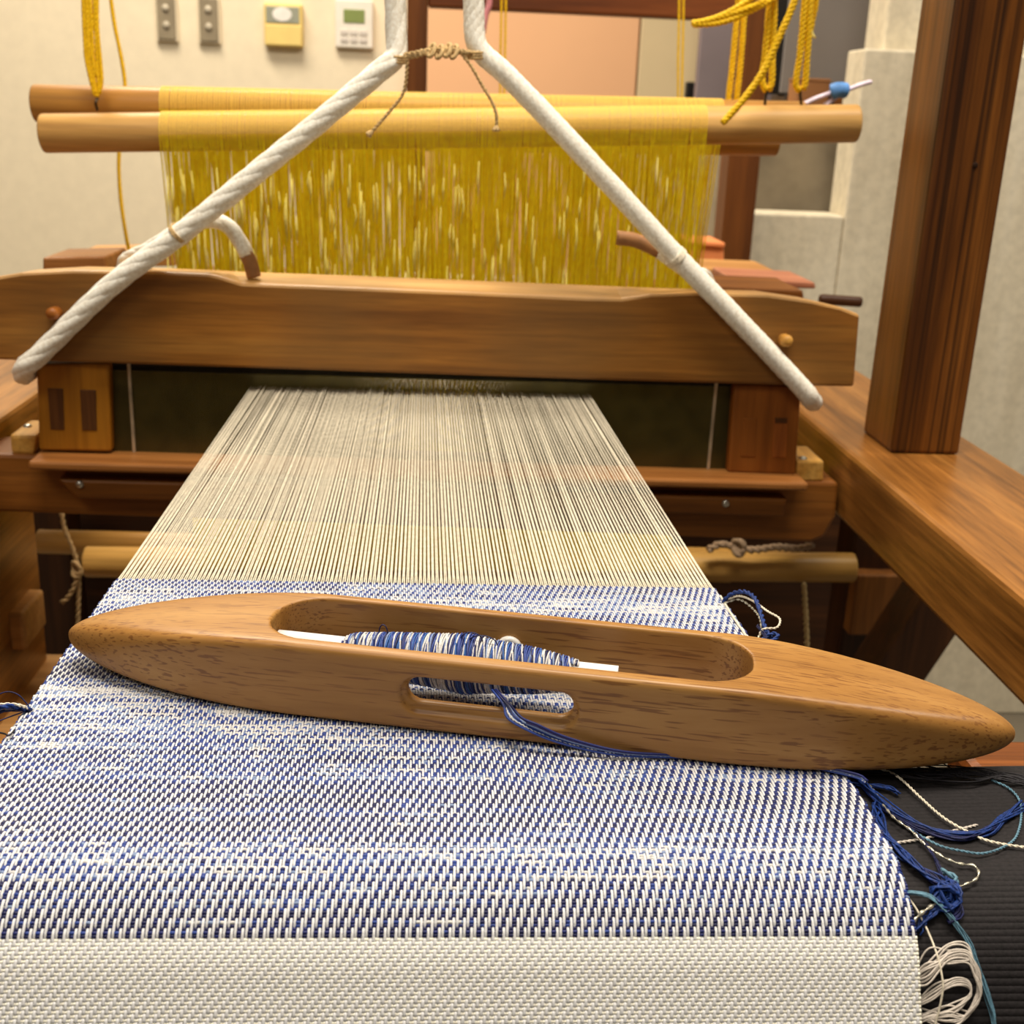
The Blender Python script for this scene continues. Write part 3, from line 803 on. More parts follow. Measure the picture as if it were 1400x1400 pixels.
# yarn drawn out of the slot, under the shuttle to the right selvedge
paths = []
def lerp3(a, b, t): return np.asarray(a)*(1-t)+np.asarray(b)*t
slot_in = sh_w((-.006, -.012, .0125)); slot_mid = sh_w((.0000, -.0215, .0120)); slot_out = sh_w((.0035, -.0262, .0100))
down = [sh_w((.010, -.0264, .0072)), sh_w((.018, -.0265, .0046)), sh_w((.028, -.0262, .0026)), sh_w((.038, -.0258, .0015)), sh_w((.048, -.0240, .0010)), sh_w((.070, -.0200, .0008)), sh_w((.095, -.0185, .0010)), onprof(1165, 1060, .0022), onprof(1184, 1070, .0018)]
strand_c = [BLU, NAV, WHT, np.array(lin((40, 84, 158))), INK, BLU, LBL, np.array(lin((60, 50, 110))), NAV]
mb = MB()
for k, c in enumerate(strand_c):
    dz = RNG.normal(0, .0005); off = (k-4)*.00055
    P = [slot_in+np.array([off*.3, 0, dz*.5]), slot_mid+np.array([off*.5, 0, dz*.4+.0004]), slot_out+np.array([off, 0, abs(dz)])]
    for q, dq in enumerate(down):
        sp = [1.3, 1.1, .9, .7, .5, .4, .4, .5, .4][q]
        P.append(dq+np.array([off*sp*.3, -abs(off)*sp*.4, off*sp*.5+abs(off)*sp*.4]))
    P = resample(spline(P, 8), .0012)
    if k == 2: mb.ply(P, .00055, 2, .003, col=c)
    else: mb.tube(P, .00042 if k != 6 else .0005, 5, col=c)
o = mb.build('trailing_yarn', WEFT_B, None, True, tuple(slot_out))
tag(o, 'blue and white yarn strands trailing from the slot of the shuttle', 'yarn')

# ================================================================== BEATER
YF0 = 0.865; YBK = 0.905
beater = thing('beater', 'wooden beater with a dark steel reed hung from white ropes', 'beater', (0, 0.885, 0.80))
topF = [(-40, 384), (30, 372.5), (100, 369), (220, 371), (285, 374), (305, 379), (330, 387), (480, 393), (650, 400), (800, 407), (850, 408), (890, 402), (950, 400), (1050, 402.5), (1110, 411), (1150, 420), (1176, 430)]
topB = [(-40, 379), (30, 367), (100, 363.5), (220, 366.5), (285, 369), (305, 370), (330, 371), (480, 376), (650, 383), (800, 389), (850, 391), (890, 393), (950, 395), (1050, 397.5), (1110, 406), (1150, 415), (1178, 425)]
botF = [(1168, 529), (1100, 528), (850, 521), (500, 509), (150, 497), (-40, 491)]
fr_ = [onY(*q, YF0) for q in topF]; xs_top = [p[0] for p in fr_]
bk_ = [onY(*q, YBK) for q in topB]
for i, p in enumerate(bk_): p[0] = xs_top[i]
# real z of the back top edge at that x
bf = [onY(*q, YF0) for q in botF]
bb = [np.array([p[0], YBK, p[2]]) for p in bf]
mid = []
bm = bmesh.new()
F_ = [bm.verts.new(tuple(p)) for p in fr_+bf]; B_ = [bm.verts.new(tuple(p)) for p in bk_+bb]
bm.faces.new(F_); bm.faces.new(list(reversed(B_))); n = len(F_)
for i in range(n):
    j = (i+1) % n; bm.faces.new((F_[j], F_[i], B_[i], B_[j]))
bmesh.ops.recalc_face_normals(bm, faces=bm.faces)
es = [e for e in bm.edges if e.calc_face_angle(0) > 0.5]
bmesh.ops.bevel(bm, geom=es, offset=.0022, segments=2, affect='EDGES', profile=.5, clamp_overlap=True)
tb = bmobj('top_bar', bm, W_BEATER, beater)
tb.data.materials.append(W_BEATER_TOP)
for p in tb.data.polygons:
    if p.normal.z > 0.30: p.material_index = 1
# uprights
YU = 0.872
def face_box(name, pts, Y0, depth, mat, parent, bev=.002):
    f = [onY(*q, Y0) for q in pts]; b = [p+np.array([0, depth, 0]) for p in f]
    return bmobj(name, prism_bm(f, b, bev), mat, parent)
ul = face_box('upright', [(49, 498), (149, 497), (152, 618), (53, 616)], YU, .032, W_UPR, beater)
ur = face_box('upright', [(1004, 526), (1096, 528), (1088, 650), (995, 646)], YU, .032, W_UPR2, beater)
for q, m_ in (([(64.5, 531), (86, 531.5), (88, 588), (69, 587.5)], W_TENON), ([(109, 533), (131, 533.5), (132.5, 589), (112, 588.5)], W_TENON)):
    face_box('tenon', q, YU-.0006, .004, m_, ul, .0005)
for q, m_ in (([(1058, 573), (1078, 573), (1075, 626), (1056, 625)], W_TENON2), ([(1016, 572), (1035, 572), (1033, 625), (1013, 624)], W_UPR2)):
    face_box('tenon', q, YU-.0006, .004, m_, ur, .0005)
face_box('mortise', [(1060, 572), (1077, 572), (1076.5, 579), (1059.5, 579)], YU-.0009, .004, W_TENON, ur, .0003)
# reed
YR = 0.884
rl = onY(152, 560, YR); rr = onY(1000, 590, YR)
zr0 = min(onY(152, 618, YR)[2], onY(996, 645, YR)[2])-.004; zr1 = onY(500, 505, YR)[2]+.004
reed = bmobj('reed', box_bm(rl[0], rr[0], YR-.003, YR+.004, zr1-.010, zr1, .001), PITCH, beater)
bmobj('lower_baulk', box_bm(rl[0], rr[0], YR-.003, YR+.004, zr0, zr0+.006, .001), PITCH, reed)
mb = MB(); nd = 420
for k in range(nd):
    x = rl[0]+(rr[0]-rl[0])*(k+.5)/nd
    hw_, hd = .00034, .0030
    v = [(x+a*hw_, YR+b*hd, z) for z in (zr0+.005, zr1-.005) for a, b in ((-1, -1), (1, -1), (1, 1), (-1, 1))]
    mb.add(v, [(0, 1, 5, 4), (1, 2, 6, 5), (2, 3, 7, 6), (3, 0, 4, 7)])
o = mb.build('dent', REEDM, reed, False); o['kind'] = 'stuff'
for px in (181, 975):
    c = onY(px, 560, YR-.002)
    bmobj('end_bar', box_bm(c[0]-.0012, c[0]+.0012, YR-.005, YR-.0015, zr0+.003, zr1-.003, .0004), REEDEND, reed)
for s_, px0, px1 in ((0, 152, 178), (1, 978, 1001)):
    a = onY(px0, 560, YR)[0]; b = onY(px1, 560, YR)[0]
    bmobj('end_plate', box_bm(a, b, YR+.0022, YR+.0036, zr0+.005, zr1-.005, .0003), PITCH, reed)
# shelf (race), rail, screws and sley beam
def slab_px(name, l_top, r_top, l_bot, r_bot, Y0, Y1, mat, parent, bev=.002):
    a, b, c, d = onY(*l_top, Y0), onY(*r_top, Y0), onY(*r_bot, Y0), onY(*l_bot, Y0)
    f = [a, b, c, d]; return bmobj(name, prism_bm(f, [p+np.array([0, Y1-Y0, 0]) for p in f], bev), mat, parent)
YT = 0.848
slab_px('shelf', (38, 630.5), (1106, 661), (38, 643), (1104, 672), YT, YBK+.005, W_TRAY, beater, .002)
slab_px('rail', (78, 655), (1077, 682), (104, 682), (1072, 707), 0.856, .874, W_SLEY, beater, .002)
zsl = onY(1145, 661, .872)[2]
e = [onY(-70, 618, .872), onY(1147, 660, .872), onY(1143, 708, .872), onY(1128, 735, .872), onY(1108, 742, .872), onY(850, 731, .872), onY(-70, 698, .872)]
bmobj('sley_beam', prism_bm(e, [p+np.array([0, .05, 0]) for p in e], .003), W_SLEY, beater)
for q in ((109, 662), (992, 688)):
    c = onY(*q, .856)
    lathe_bm(c+np.array([0, .001, 0]), (0, -1, 0), [(0, .0030), (.0018, .0030), (.0030, .0022), (.0033, .0010)], 18).build('screw', STEEL, beater)
blk = face_box('stop_block', [(1089, 630), (1127, 630), (1126, 659), (1088, 658)], .874, .045, W_BLOCK, beater, .002)
blk2 = face_box('stop_block', [(12, 594), (50, 594), (46, 623), (15, 622)], .874, .045, W_BLOCK, beater, .003)
c = onZ(38, 583, onY(30, 594, .874)[2])
lathe_bm(c-np.array([0, 0, .001]), (0, 0, 1), [(0, .0032), (.0016, .0032), (.0026, .002), (.0028, .0008)], 16).build('screw', STEEL, blk2)
c = onZ(1098, 627, onY(1100, 630, .874)[2])
lathe_bm(c-np.array([0, 0, .001]), (0, 0, 1), [(0, .0032), (.0016, .0032), (.0026, .002), (.0028, .0008)], 16).build('screw', STEEL, blk)
# pegs in the top bar
for q, m_ in (((77, 428), W_UPR2), ((1071, 465), W_BLOCK)):
    c = onY(*q, YF0)
    lathe_bm(c+np.array([0, .002, 0]), (0.0, -1, .1), [(0, .0048), (.012, .0044), (.0142, .0034), (.0148, .001)], 14).build('peg', m_, beater)

# ================================================================== WHITE ROPES
YRP = YF0-.0078
def rope_mesh(P, r=.0067, parent=None, name='strand_rope', strands=5, pitch=.10):
    mb = MB(); P = resample(spline(P, 10), .004); mb.ply(P, r, strands, pitch, 1.0, 10, .33)
    mb.tube(P, r*.70, 10)
    return mb.build(name, ROPE, parent)
ru = thing('hanging_rope', 'twisted white rope from the knot to the left end of beater', 'rope', tuple(onY(250, 318, YRP)))
A = onY(55, 484, YRP); endl = A+np.array([-.012, .002, -.010])
rope_mesh([endl+np.array([-.006, .042, -.006]), endl+np.array([-.006, .014, -.009]), endl, A, onY(150, 392, YRP), onY(250, 317, YRP), onY(400, 196, YRP), onY(520, 97, YRP+.003), onY(540, 78, YRP+.006), onY(542, 58, YRP+.008), onY(541, 20, YRP+.010), onY(540, -60, YRP+.012)]+[onY(540, -60, YRP+.012)+np.array([0, .0, q]) for q in (.03, .07, .13, .22, .33, .45)], .0068, ru, 'main_line')
tl = rope_mesh([onY(168, 390, .916)-np.array([0, 0, .03]), onY(170, 366, .9158), onY(179, 352, .905), onY(203, 341, YRP+.024), onY(232, 323, YRP+.012), onY(262, 306, YRP+.013), onY(292, 301, YRP+.016), onY(314, 311, YRP+.018), onY(328, 330, YRP+.019), onY(337, 348, YRP+.020)], .0050, ru, 'tail')
mb = MB(); mb.tube(spline([onY(336, 345, YRP+.020), onY(343, 362, YRP+.021), onY(347, 378, YRP+.022)], 5), .0052, 14); mb.build('taped_tip', BROWN_TAPE, ru)
def wrap(P0, P1, r, turns, name, mat, parent, rad=.0006, ry=1.5):
    P0 = np.asarray(P0); P1 = np.asarray(P1); T = (P1-P0)/np.linalg.norm(P1-P0); a = np.cross(T, (0, 1, 0)); a /= np.linalg.norm(a); b = np.cross(T, a)
    t_ = np.linspace(0, 1, turns*20); an = t_*turns*2*PI
    mb = MB(); mb.tube(P0+(P1-P0)*t_[:, None]+r*np.cos(an)[:, None]*a+r*ry*np.sin(an)[:, None]*b, rad, 5); return mb.build(name, mat, parent)
wrap(onY(243, 321.5, YRP+.004), onY(247, 318, YRP+.004), .0080, 4, 'binding_thread', TWINE, ru, .0006)
rv = thing('hanging_rope', 'soft white rope from the knot to the right end of beater', 'rope', tuple(onY(880, 300, YRP)))
A = onY(1098, 532, YRP)
rope_mesh([A+np.array([.014, .044, -.010]), A+np.array([.014, .016, -.013]), A+np.array([.006, .003, -.007]), A, onY(1000, 428, YRP), onY(930, 356, YRP), onY(800, 215, YRP), onY(700, 110, YRP+.003), onY(661, 75, YRP+.005), onY(650, 55, YRP+.006), onY(648, 20, YRP+.008), onY(647, -60, YRP+.010)]+[onY(647, -60, YRP+.010)+np.array([0, .0, q]) for q in (.03, .07, .13, .22, .33, .45)], .0066, rv, 'main_line', 7, .05)
mb = MB(); mb.tube(spline([onY(843, 325, YRP+.022), onY(870, 329, YRP+.020), onY(905, 345, YRP+.016)], 6), .0052, 14); mb.build('taped_tip', BROWN_TAPE, rv)
rope_mesh([onY(903, 344, YRP+.016), onY(925, 360, YRP+.014), onY(948, 374, YRP+.028), onY(964, 378, .908), onY(972, 400, .9165)], .0050, rv, 'tail')
wrap(onY(921, 349, YRP+.004), onY(927, 355, YRP+.004), .0080, 5, 'binding_thread', WHITE_Y, rv, .0007)

# jute twine tying the two ropes
YK = YRP+.002
tw_ = thing('twine_tie', 'tan twine knotted between the two white ropes', 'twine', tuple(onY(595, 72, YK)))
for px, py, ry_, rr_, ph in ((541, 74, .007, .0082, 0), (652, 69, .006, .0080, 1)):
    mb = MB(); t_ = np.linspace(0, 3, 66); a = t_*2*PI; c = onY(px, py, YRP+ry_)
    mb.tube(np.stack([c[0]+rr_*np.cos(a), c[1]+rr_*np.sin(a), c[2]-.0017*t_+.0008*np.sin(a+ph)], 1), .0011, 6)
    mb.build('rope_lashing', TWINE, tw_)
mb = MB()
for k in range(4):
    P = [onY(552, 75+k, YK-.004), onY(568, 72+k*1.5, YK-.006), onY(585, 69+((k*5) % 4), YK-.006), onY(606, 67+((k*7) % 5), YK-.006), onY(628, 69+k, YK-.006), onY(645, 72, YK-.004)]
    mb.ply(resample(spline(P, 8), .0015), .0016, 2, .007)
mb.build('twisted_span', TWINE, tw_)
for px, py in ((590, 69), (601, 71), (612, 69), (621, 71)):
    mb = MB(); c = onY(px, py, YK-.007); a = np.linspace(0, 2*PI, 20, endpoint=False)
    mb.tube(np.stack([c[0]+.0022*np.cos(a), c[1]+.0036*np.sin(a), c[2]+.0040*np.sin(a+.6)], 1), .0014, 7, False, True); mb.build('knot', TWINE, tw_)
mb = MB(); P = resample(spline([onY(556, 76, YK-.005), onY(556, 100, YK-.005), onY(551, 128, YK-.004), onY(533, 152, YK-.004), onY(505, 184, YK-.004)], 8), .0015)
mb.ply(P, .0013, 2, .006); mb.tube(spline([P[-3], P[-1]+np.array([-.0012, 0, -.001])], 4), [.0012, .0017, .0022, .0026, .0018], 7); mb.build('loose_end', TWINE, tw_)
mb = MB(); P = resample(spline([onY(630, 72, YK-.005), onY(645, 92, YK-.005), onY(660, 118, YK-.004), onY(674, 142, YK-.004), onY(679, 160, YK-.004), onY(678, 178, YK-.004)], 8), .0015)
mb.ply(P, .0013, 2, .006); mb.tube(spline([P[-3], P[-1]+np.array([0, 0, -.001])], 4), [.0012, .0017, .0024, .0028, .0018], 7); mb.build('loose_end', TWINE, tw_)

# ================================================================== HEDDLE SHAFTS
def shaft(label, Y, up, low, thr, thr_low, nthr, mat_rod, lowmat, seed, group=None, r=.0163, rl_=.0150):
    rg = np.random.default_rng(seed)
    A, B = onY(*up[0], Y), onY(*up[1], Y); A2, B2 = onY(*low[0], Y), onY(*low[1], Y)
    t = thing('heddle_shaft', label, 'heddle shaft', tuple((A2+B2)/2))
    rod('upper_rod', A, B, r, mat_rod, t); rod('lower_rod', A2, B2, rl_, lowmat, t)
    # windings over the upper rod
    d = (B-A)/np.linalg.norm(B-A)
    xa = onY(thr[0], up[0][1], Y)[0]; xb = onY(thr[1], up[1][1], Y)[0]
    mb = MB(); an = np.radians(np.linspace(-20, 225, 13)); ctr = []
    for k in range(nthr):
        x = xa+(xb-xa)*(k+.5)/nthr+rg.normal(0, .00012); c = A+d*((x-A[0])/d[0]); ctr.append(c)
        Q = c+(r+.0005)*(np.cos(an)[:, None]*np.array([0, 1.0, 0])+np.sin(an)[:, None]*np.array([0, 0, 1.0]))
        mb.tube(Q, .00068, 6, False)
    o = mb.build('thread_winding', HED_TOP, t); o['kind'] = 'stuff'
    # heddle threads down to the lower rod, pinched at the eye by the warp
    mb = MB(); d2 = (B2-A2)/np.linalg.norm(B2-A2)
    xa2 = onY(thr_low[0], low[0][1], Y)[0]; xb2 = onY(thr_low[1], low[1][1], Y)[0]
    for k in range(nthr):
        c = ctr[k]; x2 = xa2+(xb2-xa2)*(k+.5)/nthr; c2 = A2+d2*((x2-A2[0])/d2[0])
        for sy in (-1, 1):
            j1, j2 = rg.normal(0, .0010, 2)
            top = c+np.array([0, sy*(r+.0006), -.002]); bot = c2+np.array([0, sy*(rl_+.0006), 0])
            eye = np.array([c[0]*.45+c2[0]*.55+j1, Y+sy*.0012, ZC+rg.normal(0, .003)])
            m1 = lerp3(top, eye, .5)+np.array([j2, sy*.001, 0]); m2 = lerp3(eye, bot, .5)+np.array([j2*.5, 0, 0])
            mb.tube([top, m1, eye, m2, bot], .00062, 4, False)
    o = mb.build('heddle_threads', HED, t); o['kind'] = 'stuff'
    if seed == 1:
        mb = MB()
        for k in range(170):
            q = int(rg.beta(1.0, 1.5)*nthr*.999); f = rg.uniform(.04, .98)**1.0; L_ = rg.uniform(.015, .045); c = ctr[q]
            zt_ = c[2]-.02-f*.11; x = c[0]+rg.normal(0, .001)
            mb.tube([(x, Y-r*(1-f*.8)-.0028, zt_), (x+rg.normal(0, .0008), Y-r*(1-f*.8)-.0034, zt_-L_*.5), (x, Y-r*(1-f*.8)-.0026, zt_-L_)], [.0003, .0008, .0003], 6)
        mb.build('pale_thread_loops', PALE_LOOP, t)['kind'] = 'stuff'
    return t
shaft('front heddle shaft with yellow threads on the upper pale rod nearest the beater', 1.10, ((58, 182.5), (1172, 169)), ((117, 768), (1167, 776)), (222, 963), (272, 912), 214, W_ROD, W_RODLOW, 1)
shaft('middle heddle shaft whose upper rod shows above the front rod', 1.165, ((47, 141.5), (1098, 164)), ((52, 740), (1080, 768)), (222, 985), (272, 912), 214, W_ROD2, W_RODLOW, 2, r=.0165, rl_=.0125)
shaft('rear heddle shaft whose rod end shows low beneath the front rod', 1.235, ((82, 178), (1063, 192)), ((110, 752), (1000, 782)), (240, 940), (272, 912), 110, W_ROD2, W_RODLOW, 3, r=.0150, rl_=.012)

# ================================================================== YELLOW CORDS
def cord(label, paths, Y, name='yellow_cord', r=.0030, hook=None, loc_px=None, strands=3, pitch=.012):
    t = thing(name, label, 'cord', tuple(onY(*(loc_px or paths[0][-1][:2]), Y)))
    for P in paths:
        pts = [onY(q[0], q[1], Y+(q[2] if len(q) > 2 else 0)) for q in P]
        if P[0][1] < -20 and label[:7] != 'knotted': u0 = pts[0]; dd = (pts[0]-pts[1])/np.linalg.norm(pts[0]-pts[1]); dd = dd*np.array([.3, .3, 1]); pts = [u0+np.array([dd[0]*.08, 0, q]) for q in (.42, .30, .20, .12, .06, .025)]+pts
        mb = MB(); mb.ply(resample(spline(pts, 8), .0022), r, strands, pitch, 1.0, 6, .42); mb.build('strand', CORD_Y, t)
    if hook:
        mb = MB(); mb.tube(spline([onY(q[0], q[1], Y+(q[2] if len(q) > 2 else 0)) for q in hook], 8), .0013, 7); mb.build('wire_hook', WIREM, t)
    return t
cord('bunch of yellow cords hanging on a wire hook at the left rod end', [[(113, -30), (115, 40), (118, 80), (126, 118)], [(118, -30), (119, 30), (122, 80), (128, 125), (132, 131)], [(122, -30), (126, 50), (128, 100), (131, 128)], [(128, -30), (131, 40), (133, 90), (135, 120), (133, 133)], [(133, -30), (133, 30), (137, 80), (139, 110), (136, 128)], [(136, -30), (128, 30), (118, 60), (117, 75), (123, 105)], [(125, -30), (121, 50), (133, 105)]], 1.135, hook=[(130, 124), (133, 133), (131, 141, -.004), (133, 150, .004)], r=.0017)
cord('single yellow cord hanging behind the rods in front of cream wall', [[(148, -30), (156, 30), (166, 80), (171, 118), (168, 150), (163, 205), (163, 245), (168, 295), (178, 352), (184, 372)]], 1.30, r=.0020, loc_px=(163, 250))
cord('pair of yellow cords passing behind the front rod near the winding end', [[(1012, -30), (1006, 40), (1000, 100), (994, 150)], [(1020, -30), (1016, 40), (1011, 100), (1005, 150)]], 1.20, r=.0030, loc_px=(1003, 120))
cord('yellow cord loop tied by wire to the rod beside the long diagonal cord', [[(1054, -30), (1051, 20), (1046, 75), (1042, 108), (1046, 122), (1048, 124)], [(1060, -30), (1058, 30), (1056, 80), (1055, 112), (1051, 123)]], 1.10, r=.0030, hook=[(1048, 121), (1047, 130), (1046, 140), (1046, 150, .004)])
cord('yellow cord loop tied by wire to the rod beside the ribbon', [[(1102, -30), (1098, 30), (1093, 80), (1088, 112), (1090, 121), (1094, 124)], [(1108, -30), (1106, 40), (1103, 85), (1101, 112), (1098, 122)]], 1.10, r=.0030, hook=[(1094, 122), (1094, 130), (1095, 138), (1096, 148, .004)])
cord('long yellow cord end slanting down across the front of the rod', [[(1098, -40), (1085, 5), (1062, 58), (1042, 100), (1015, 138), (988, 168)]], 1.06, r=.0031)
cord('bundle of yellow cords stretched sideways with a looped tip', [[(1070, -12, .02), (1030, 8), (990, 22), (947, 33)], [(1062, -4, .01), (1020, 18), (985, 31), (948, 34)], [(1040, -10), (1005, 12), (975, 26), (946, 32)]], 1.08, r=.0026)
cord('short yellow cord with a pale frayed knot hanging by the grey screen', [[(1118, -30), (1116, 5), (1111, 28), (1109, 42)], [(1114, -30), (1110, 10), (1108, 42)]], 1.12, r=.0024)
o = bpy.data.objects[C.objects[-1].name]
tuft = MB(); c = onY(1109, 45, 1.115)
for k in range(14):
    a = RNG.uniform(0, 2*PI); tuft.tube(spline([c+np.array([0, 0, .004]), c+np.array([math.cos(a)*.002, math.sin(a)*.002, -.001]), c+np.array([math.cos(a)*.0045, math.sin(a)*.003, -.004])], 3), .0006, 4)
PALEY = yarn('pale_yellow_fibre', (240, 220, 130), 0.1)
tuft.build('frayed_knot', PALEY, o.parent)
cord('knotted yellow cord strand above the sideways bundle', [[(1008, -30), (1011, 0), (1016, 12), (1022, 8), (1018, -5), (1012, -30)]], 1.13, r=.0026)
for px, lab in ((686, 'thin pale yellow cord hanging before the peach door near right rope'), (929, 'thin pale yellow cord hanging before the beige door edge')):
    cord(lab, [[(px, -30), (px-1, 40), (px-2, 90), (px-2, 146)], [(px+6, -30), (px+5, 40), (px+4, 90), (px+3, 146)]], 1.55, r=.0014, loc_px=(px, 100))
# mauve ribbon behind the right rope, striped ribbon on the rod
def ribbon(name, pts, Y, wpx, mat, label, colmat2=None, mid_=None):
    P = spline([onY(q[0], q[1], Y) for q in pts], 8)
    mb = MB(); mb.tube(P, wpx, 10, True, False, 0.35); return mb
PINK = plain('mauve_ribbon', (196, 128, 136), 0.6, 0.3, 0, 0.15, 60)
o = ribbon('mauve_ribbon', [(668, -30), (669, 4), (664, 22), (660, 45)], 1.5, .010, PINK, '').build('mauve_ribbon', PINK, None, True, tuple(onY(664, 20, 1.5)))
tag(o, 'mauve ribbon hanging behind the right white rope', 'ribbon')
LILAC = plain('lilac_white_ribbon', (222, 208, 226), 0.5, 0.3, 0, 0.12, 90); SKYB = plain('sky_blue_knot', (92, 146, 214), 0.5, 0.3, 0, 0.15, 90)
t = thing('ribbon_strip', 'lilac white ribbon with a sky blue knot lying behind the rod end', 'ribbon', tuple(onY(1146, 130, 1.2)))
ribbon('', [(1100, 142), (1112, 136), (1128, 130), (1146, 124)], 1.2, .0062, LILAC, '').build('strip', LILAC, t)
ribbon('', [(1128, 144), (1136, 138), (1146, 130), (1150, 125)], 1.2, .0062, LILAC, '').build('strip', LILAC, t)
ribbon('', [(1146, 125), (1160, 122), (1176, 116), (1190, 112)], 1.2, .0062, LILAC, '').build('strip', LILAC, t)
mb = MB(); mb.tube(spline([onY(1136, 126, 1.195), onY(1146, 123, 1.193), onY(1158, 124, 1.195)], 6), [.005]+[.0072]*11+[.005], 12); mb.build('knot', SKYB, t)

# ================================================================== THINGS BEHIND THE BEATER
def slab3(name, quad, Y0, Y1, mat, label, cat, parent=None, bev=.002):
    f = [onY(*q, Y0) for q in quad]
    o = bmobj(name, prism_bm(f, [p+np.array([0, Y1-Y0, 0]) for p in f], bev), mat, parent, False, tuple(f[-1]) if parent is None else None)
    if label: tag(o, label, cat)
    return o
ORANGE = plain('orange_box_paint', (226, 138, 84), 0.6, 0.3, 0, 0.05, 10)
bxq = thing('orange_box', 'small orange box beside the brown rear post', 'box', tuple(onY(968, 364, 1.62)))
slab3('carton', [(940, 334), (990, 338), (990, 362), (940, 360)], 1.62, 1.70, ORANGE, None, None, bxq)
slab3('lid', [(938, 328), (992, 332), (991, 339), (939, 335)], 1.615, 1.705, ORANGE, None, None, bxq)
slab3('wooden_board', [(955, 367), (1062, 371), (1070, 384), (955, 380)], 1.45, 1.56, W_TAN, 'tan wooden board lying behind the beater near the rear post', 'board')
PINKW = wood('pinkish_board_wood', (200, 136, 104), (180, 116, 88), (150, 90, 64), 'x', 0.7)
slab3('wooden_board', [(1000, 380), (1114, 386), (1116, 395), (1000, 392)], 1.32, 1.42, PINKW, 'thin pinkish wooden board nearer the concrete wall', 'board')
slab3('wooden_board', [(980, 392), (1098, 397), (1100, 412), (980, 410)], 1.20, 1.30, W_SLEY, 'brown wooden board just behind the right shoulder of beater', 'board')
pg = rod('dark_peg', onY(1120, 409, 1.12), onY(1178, 413, 1.12), .0050, W_DARKX); tag(pg, 'dark wooden peg poking out behind the right end of beater', 'peg')
slab3('wooden_block', [(58, 352), (144, 350), (148, 372), (58, 374)], 1.05, 1.12, W_TRAY, 'brown wooden block behind the left shoulder of beater', 'block')
slab3('wooden_board', [(105, 345), (235, 343), (240, 364), (105, 366)], 1.42, 1.5, W_TAN, 'pale tan board behind the brown block at far left', 'board')
# tan threads along the left side beam
mb = MB()
for k in range(3):
    P = [onY(-40, 566+k*16, 1.0+.02*k), onY(10, 542+k*9, 1.05+.02*k), onY(60, 528+k*6, 1.1+.02*k)]
    mb.ply(resample(spline(P, 8), .003), .0035, 2, .02)
o = mb.build('cord_hank', yarn('tan_cord', (206, 172, 120), .15), None, True, tuple(onY(10, 545, 1.05))); tag(o, 'tan cords running beside the left upright of beater', 'cord')
# cords tied at the lower rods
def small_cord(label, P, Y, r, mat, knotpx=None):
    mb = MB(); mb.ply(resample(spline([onY(q[0], q[1], Y) for q in P], 8), .003), r, 2, .014)
    if knotpx:
        c = onY(*knotpx, Y-.003); a = np.linspace(0, 2*PI, 18, endpoint=False)
        for k in range(3): mb.tube(np.stack([c[0]+.004*np.cos(a+k), c[1]+.003*np.sin(a), c[2]+.004*np.sin(a+k*.8)+(k-1)*.003], 1), r*.8, 6, False, True)
    o = mb.build('tie_cord', mat, None, True, tuple(onY(*P[0], Y))); tag(o, label, 'cord'); return o
TANC = yarn('dull_tan_cord', (170, 140, 96), .2)
small_cord('tan tie cord knotted on the left end of the lower rods', [(84, 700), (88, 722), (100, 752), (107, 780), (107, 830), (106, 870)], 1.075, .0024, TANC, (105, 778))
small_cord('short frayed tan cord end curling below the left lower rods', [(106, 788), (100, 805), (92, 818), (84, 824)], 1.07, .0026, TANC)
small_cord('pale tan cord hanging under the right end of lower rod', [(1099, 796), (1101, 830), (1103, 870), (1104, 920)], 1.085, .0028, yarn('pale_tan_cord', (196, 170, 120), .15))
small_cord('grey knotted rag cord lying on the lower rod beneath the beater', [(968, 752), (985, 744), (1005, 748), (1030, 752), (1060, 748), (1090, 750), (1112, 745)], 1.08, .0040, yarn('grey_rag', (160, 136, 110), .3), (1010, 748))

# ================================================================== LOOSE YARN AT THE SELVEDGES
def strands(name, label, cat, items, loc, parent_parts=False):
    """items: (points, radius, material, kind) each becomes a part"""
    t = thing(name, label, cat, tuple(loc))
    for it in items:
        P, r, mat = it[:3]; kind = it[3] if len(it) > 3 else 'tube'
        mb = MB(); Q = resample(spline(P, 8), max(.0006, r*1.2))
        if kind == 'ply': mb.ply(Q, r, 2, r*7)
        elif kind == 'fuzzy':
            for k in range(15):
                ph = RNG.uniform(0, 2*PI); s = np.linspace(0, 1, len(Q))
                o_ = np.stack([np.sin(s*9+ph), np.cos(s*7+ph*2), np.sin(s*8+ph*3)*.6], 1)*r*RNG.uniform(.35, 1.0)
                mb.tube(Q+o_, r*.20, 4)
        elif kind == 'bead': mb.tube(Q, r*(1+.55*np.sin(np.arange(len(Q))*1.15)), 6)
        else: mb.tube(Q, r, 6)
        mb.build('strand', mat, t)
    return t
fs = lambda px, py, off=.001: onprof(px, py, off-.0045)
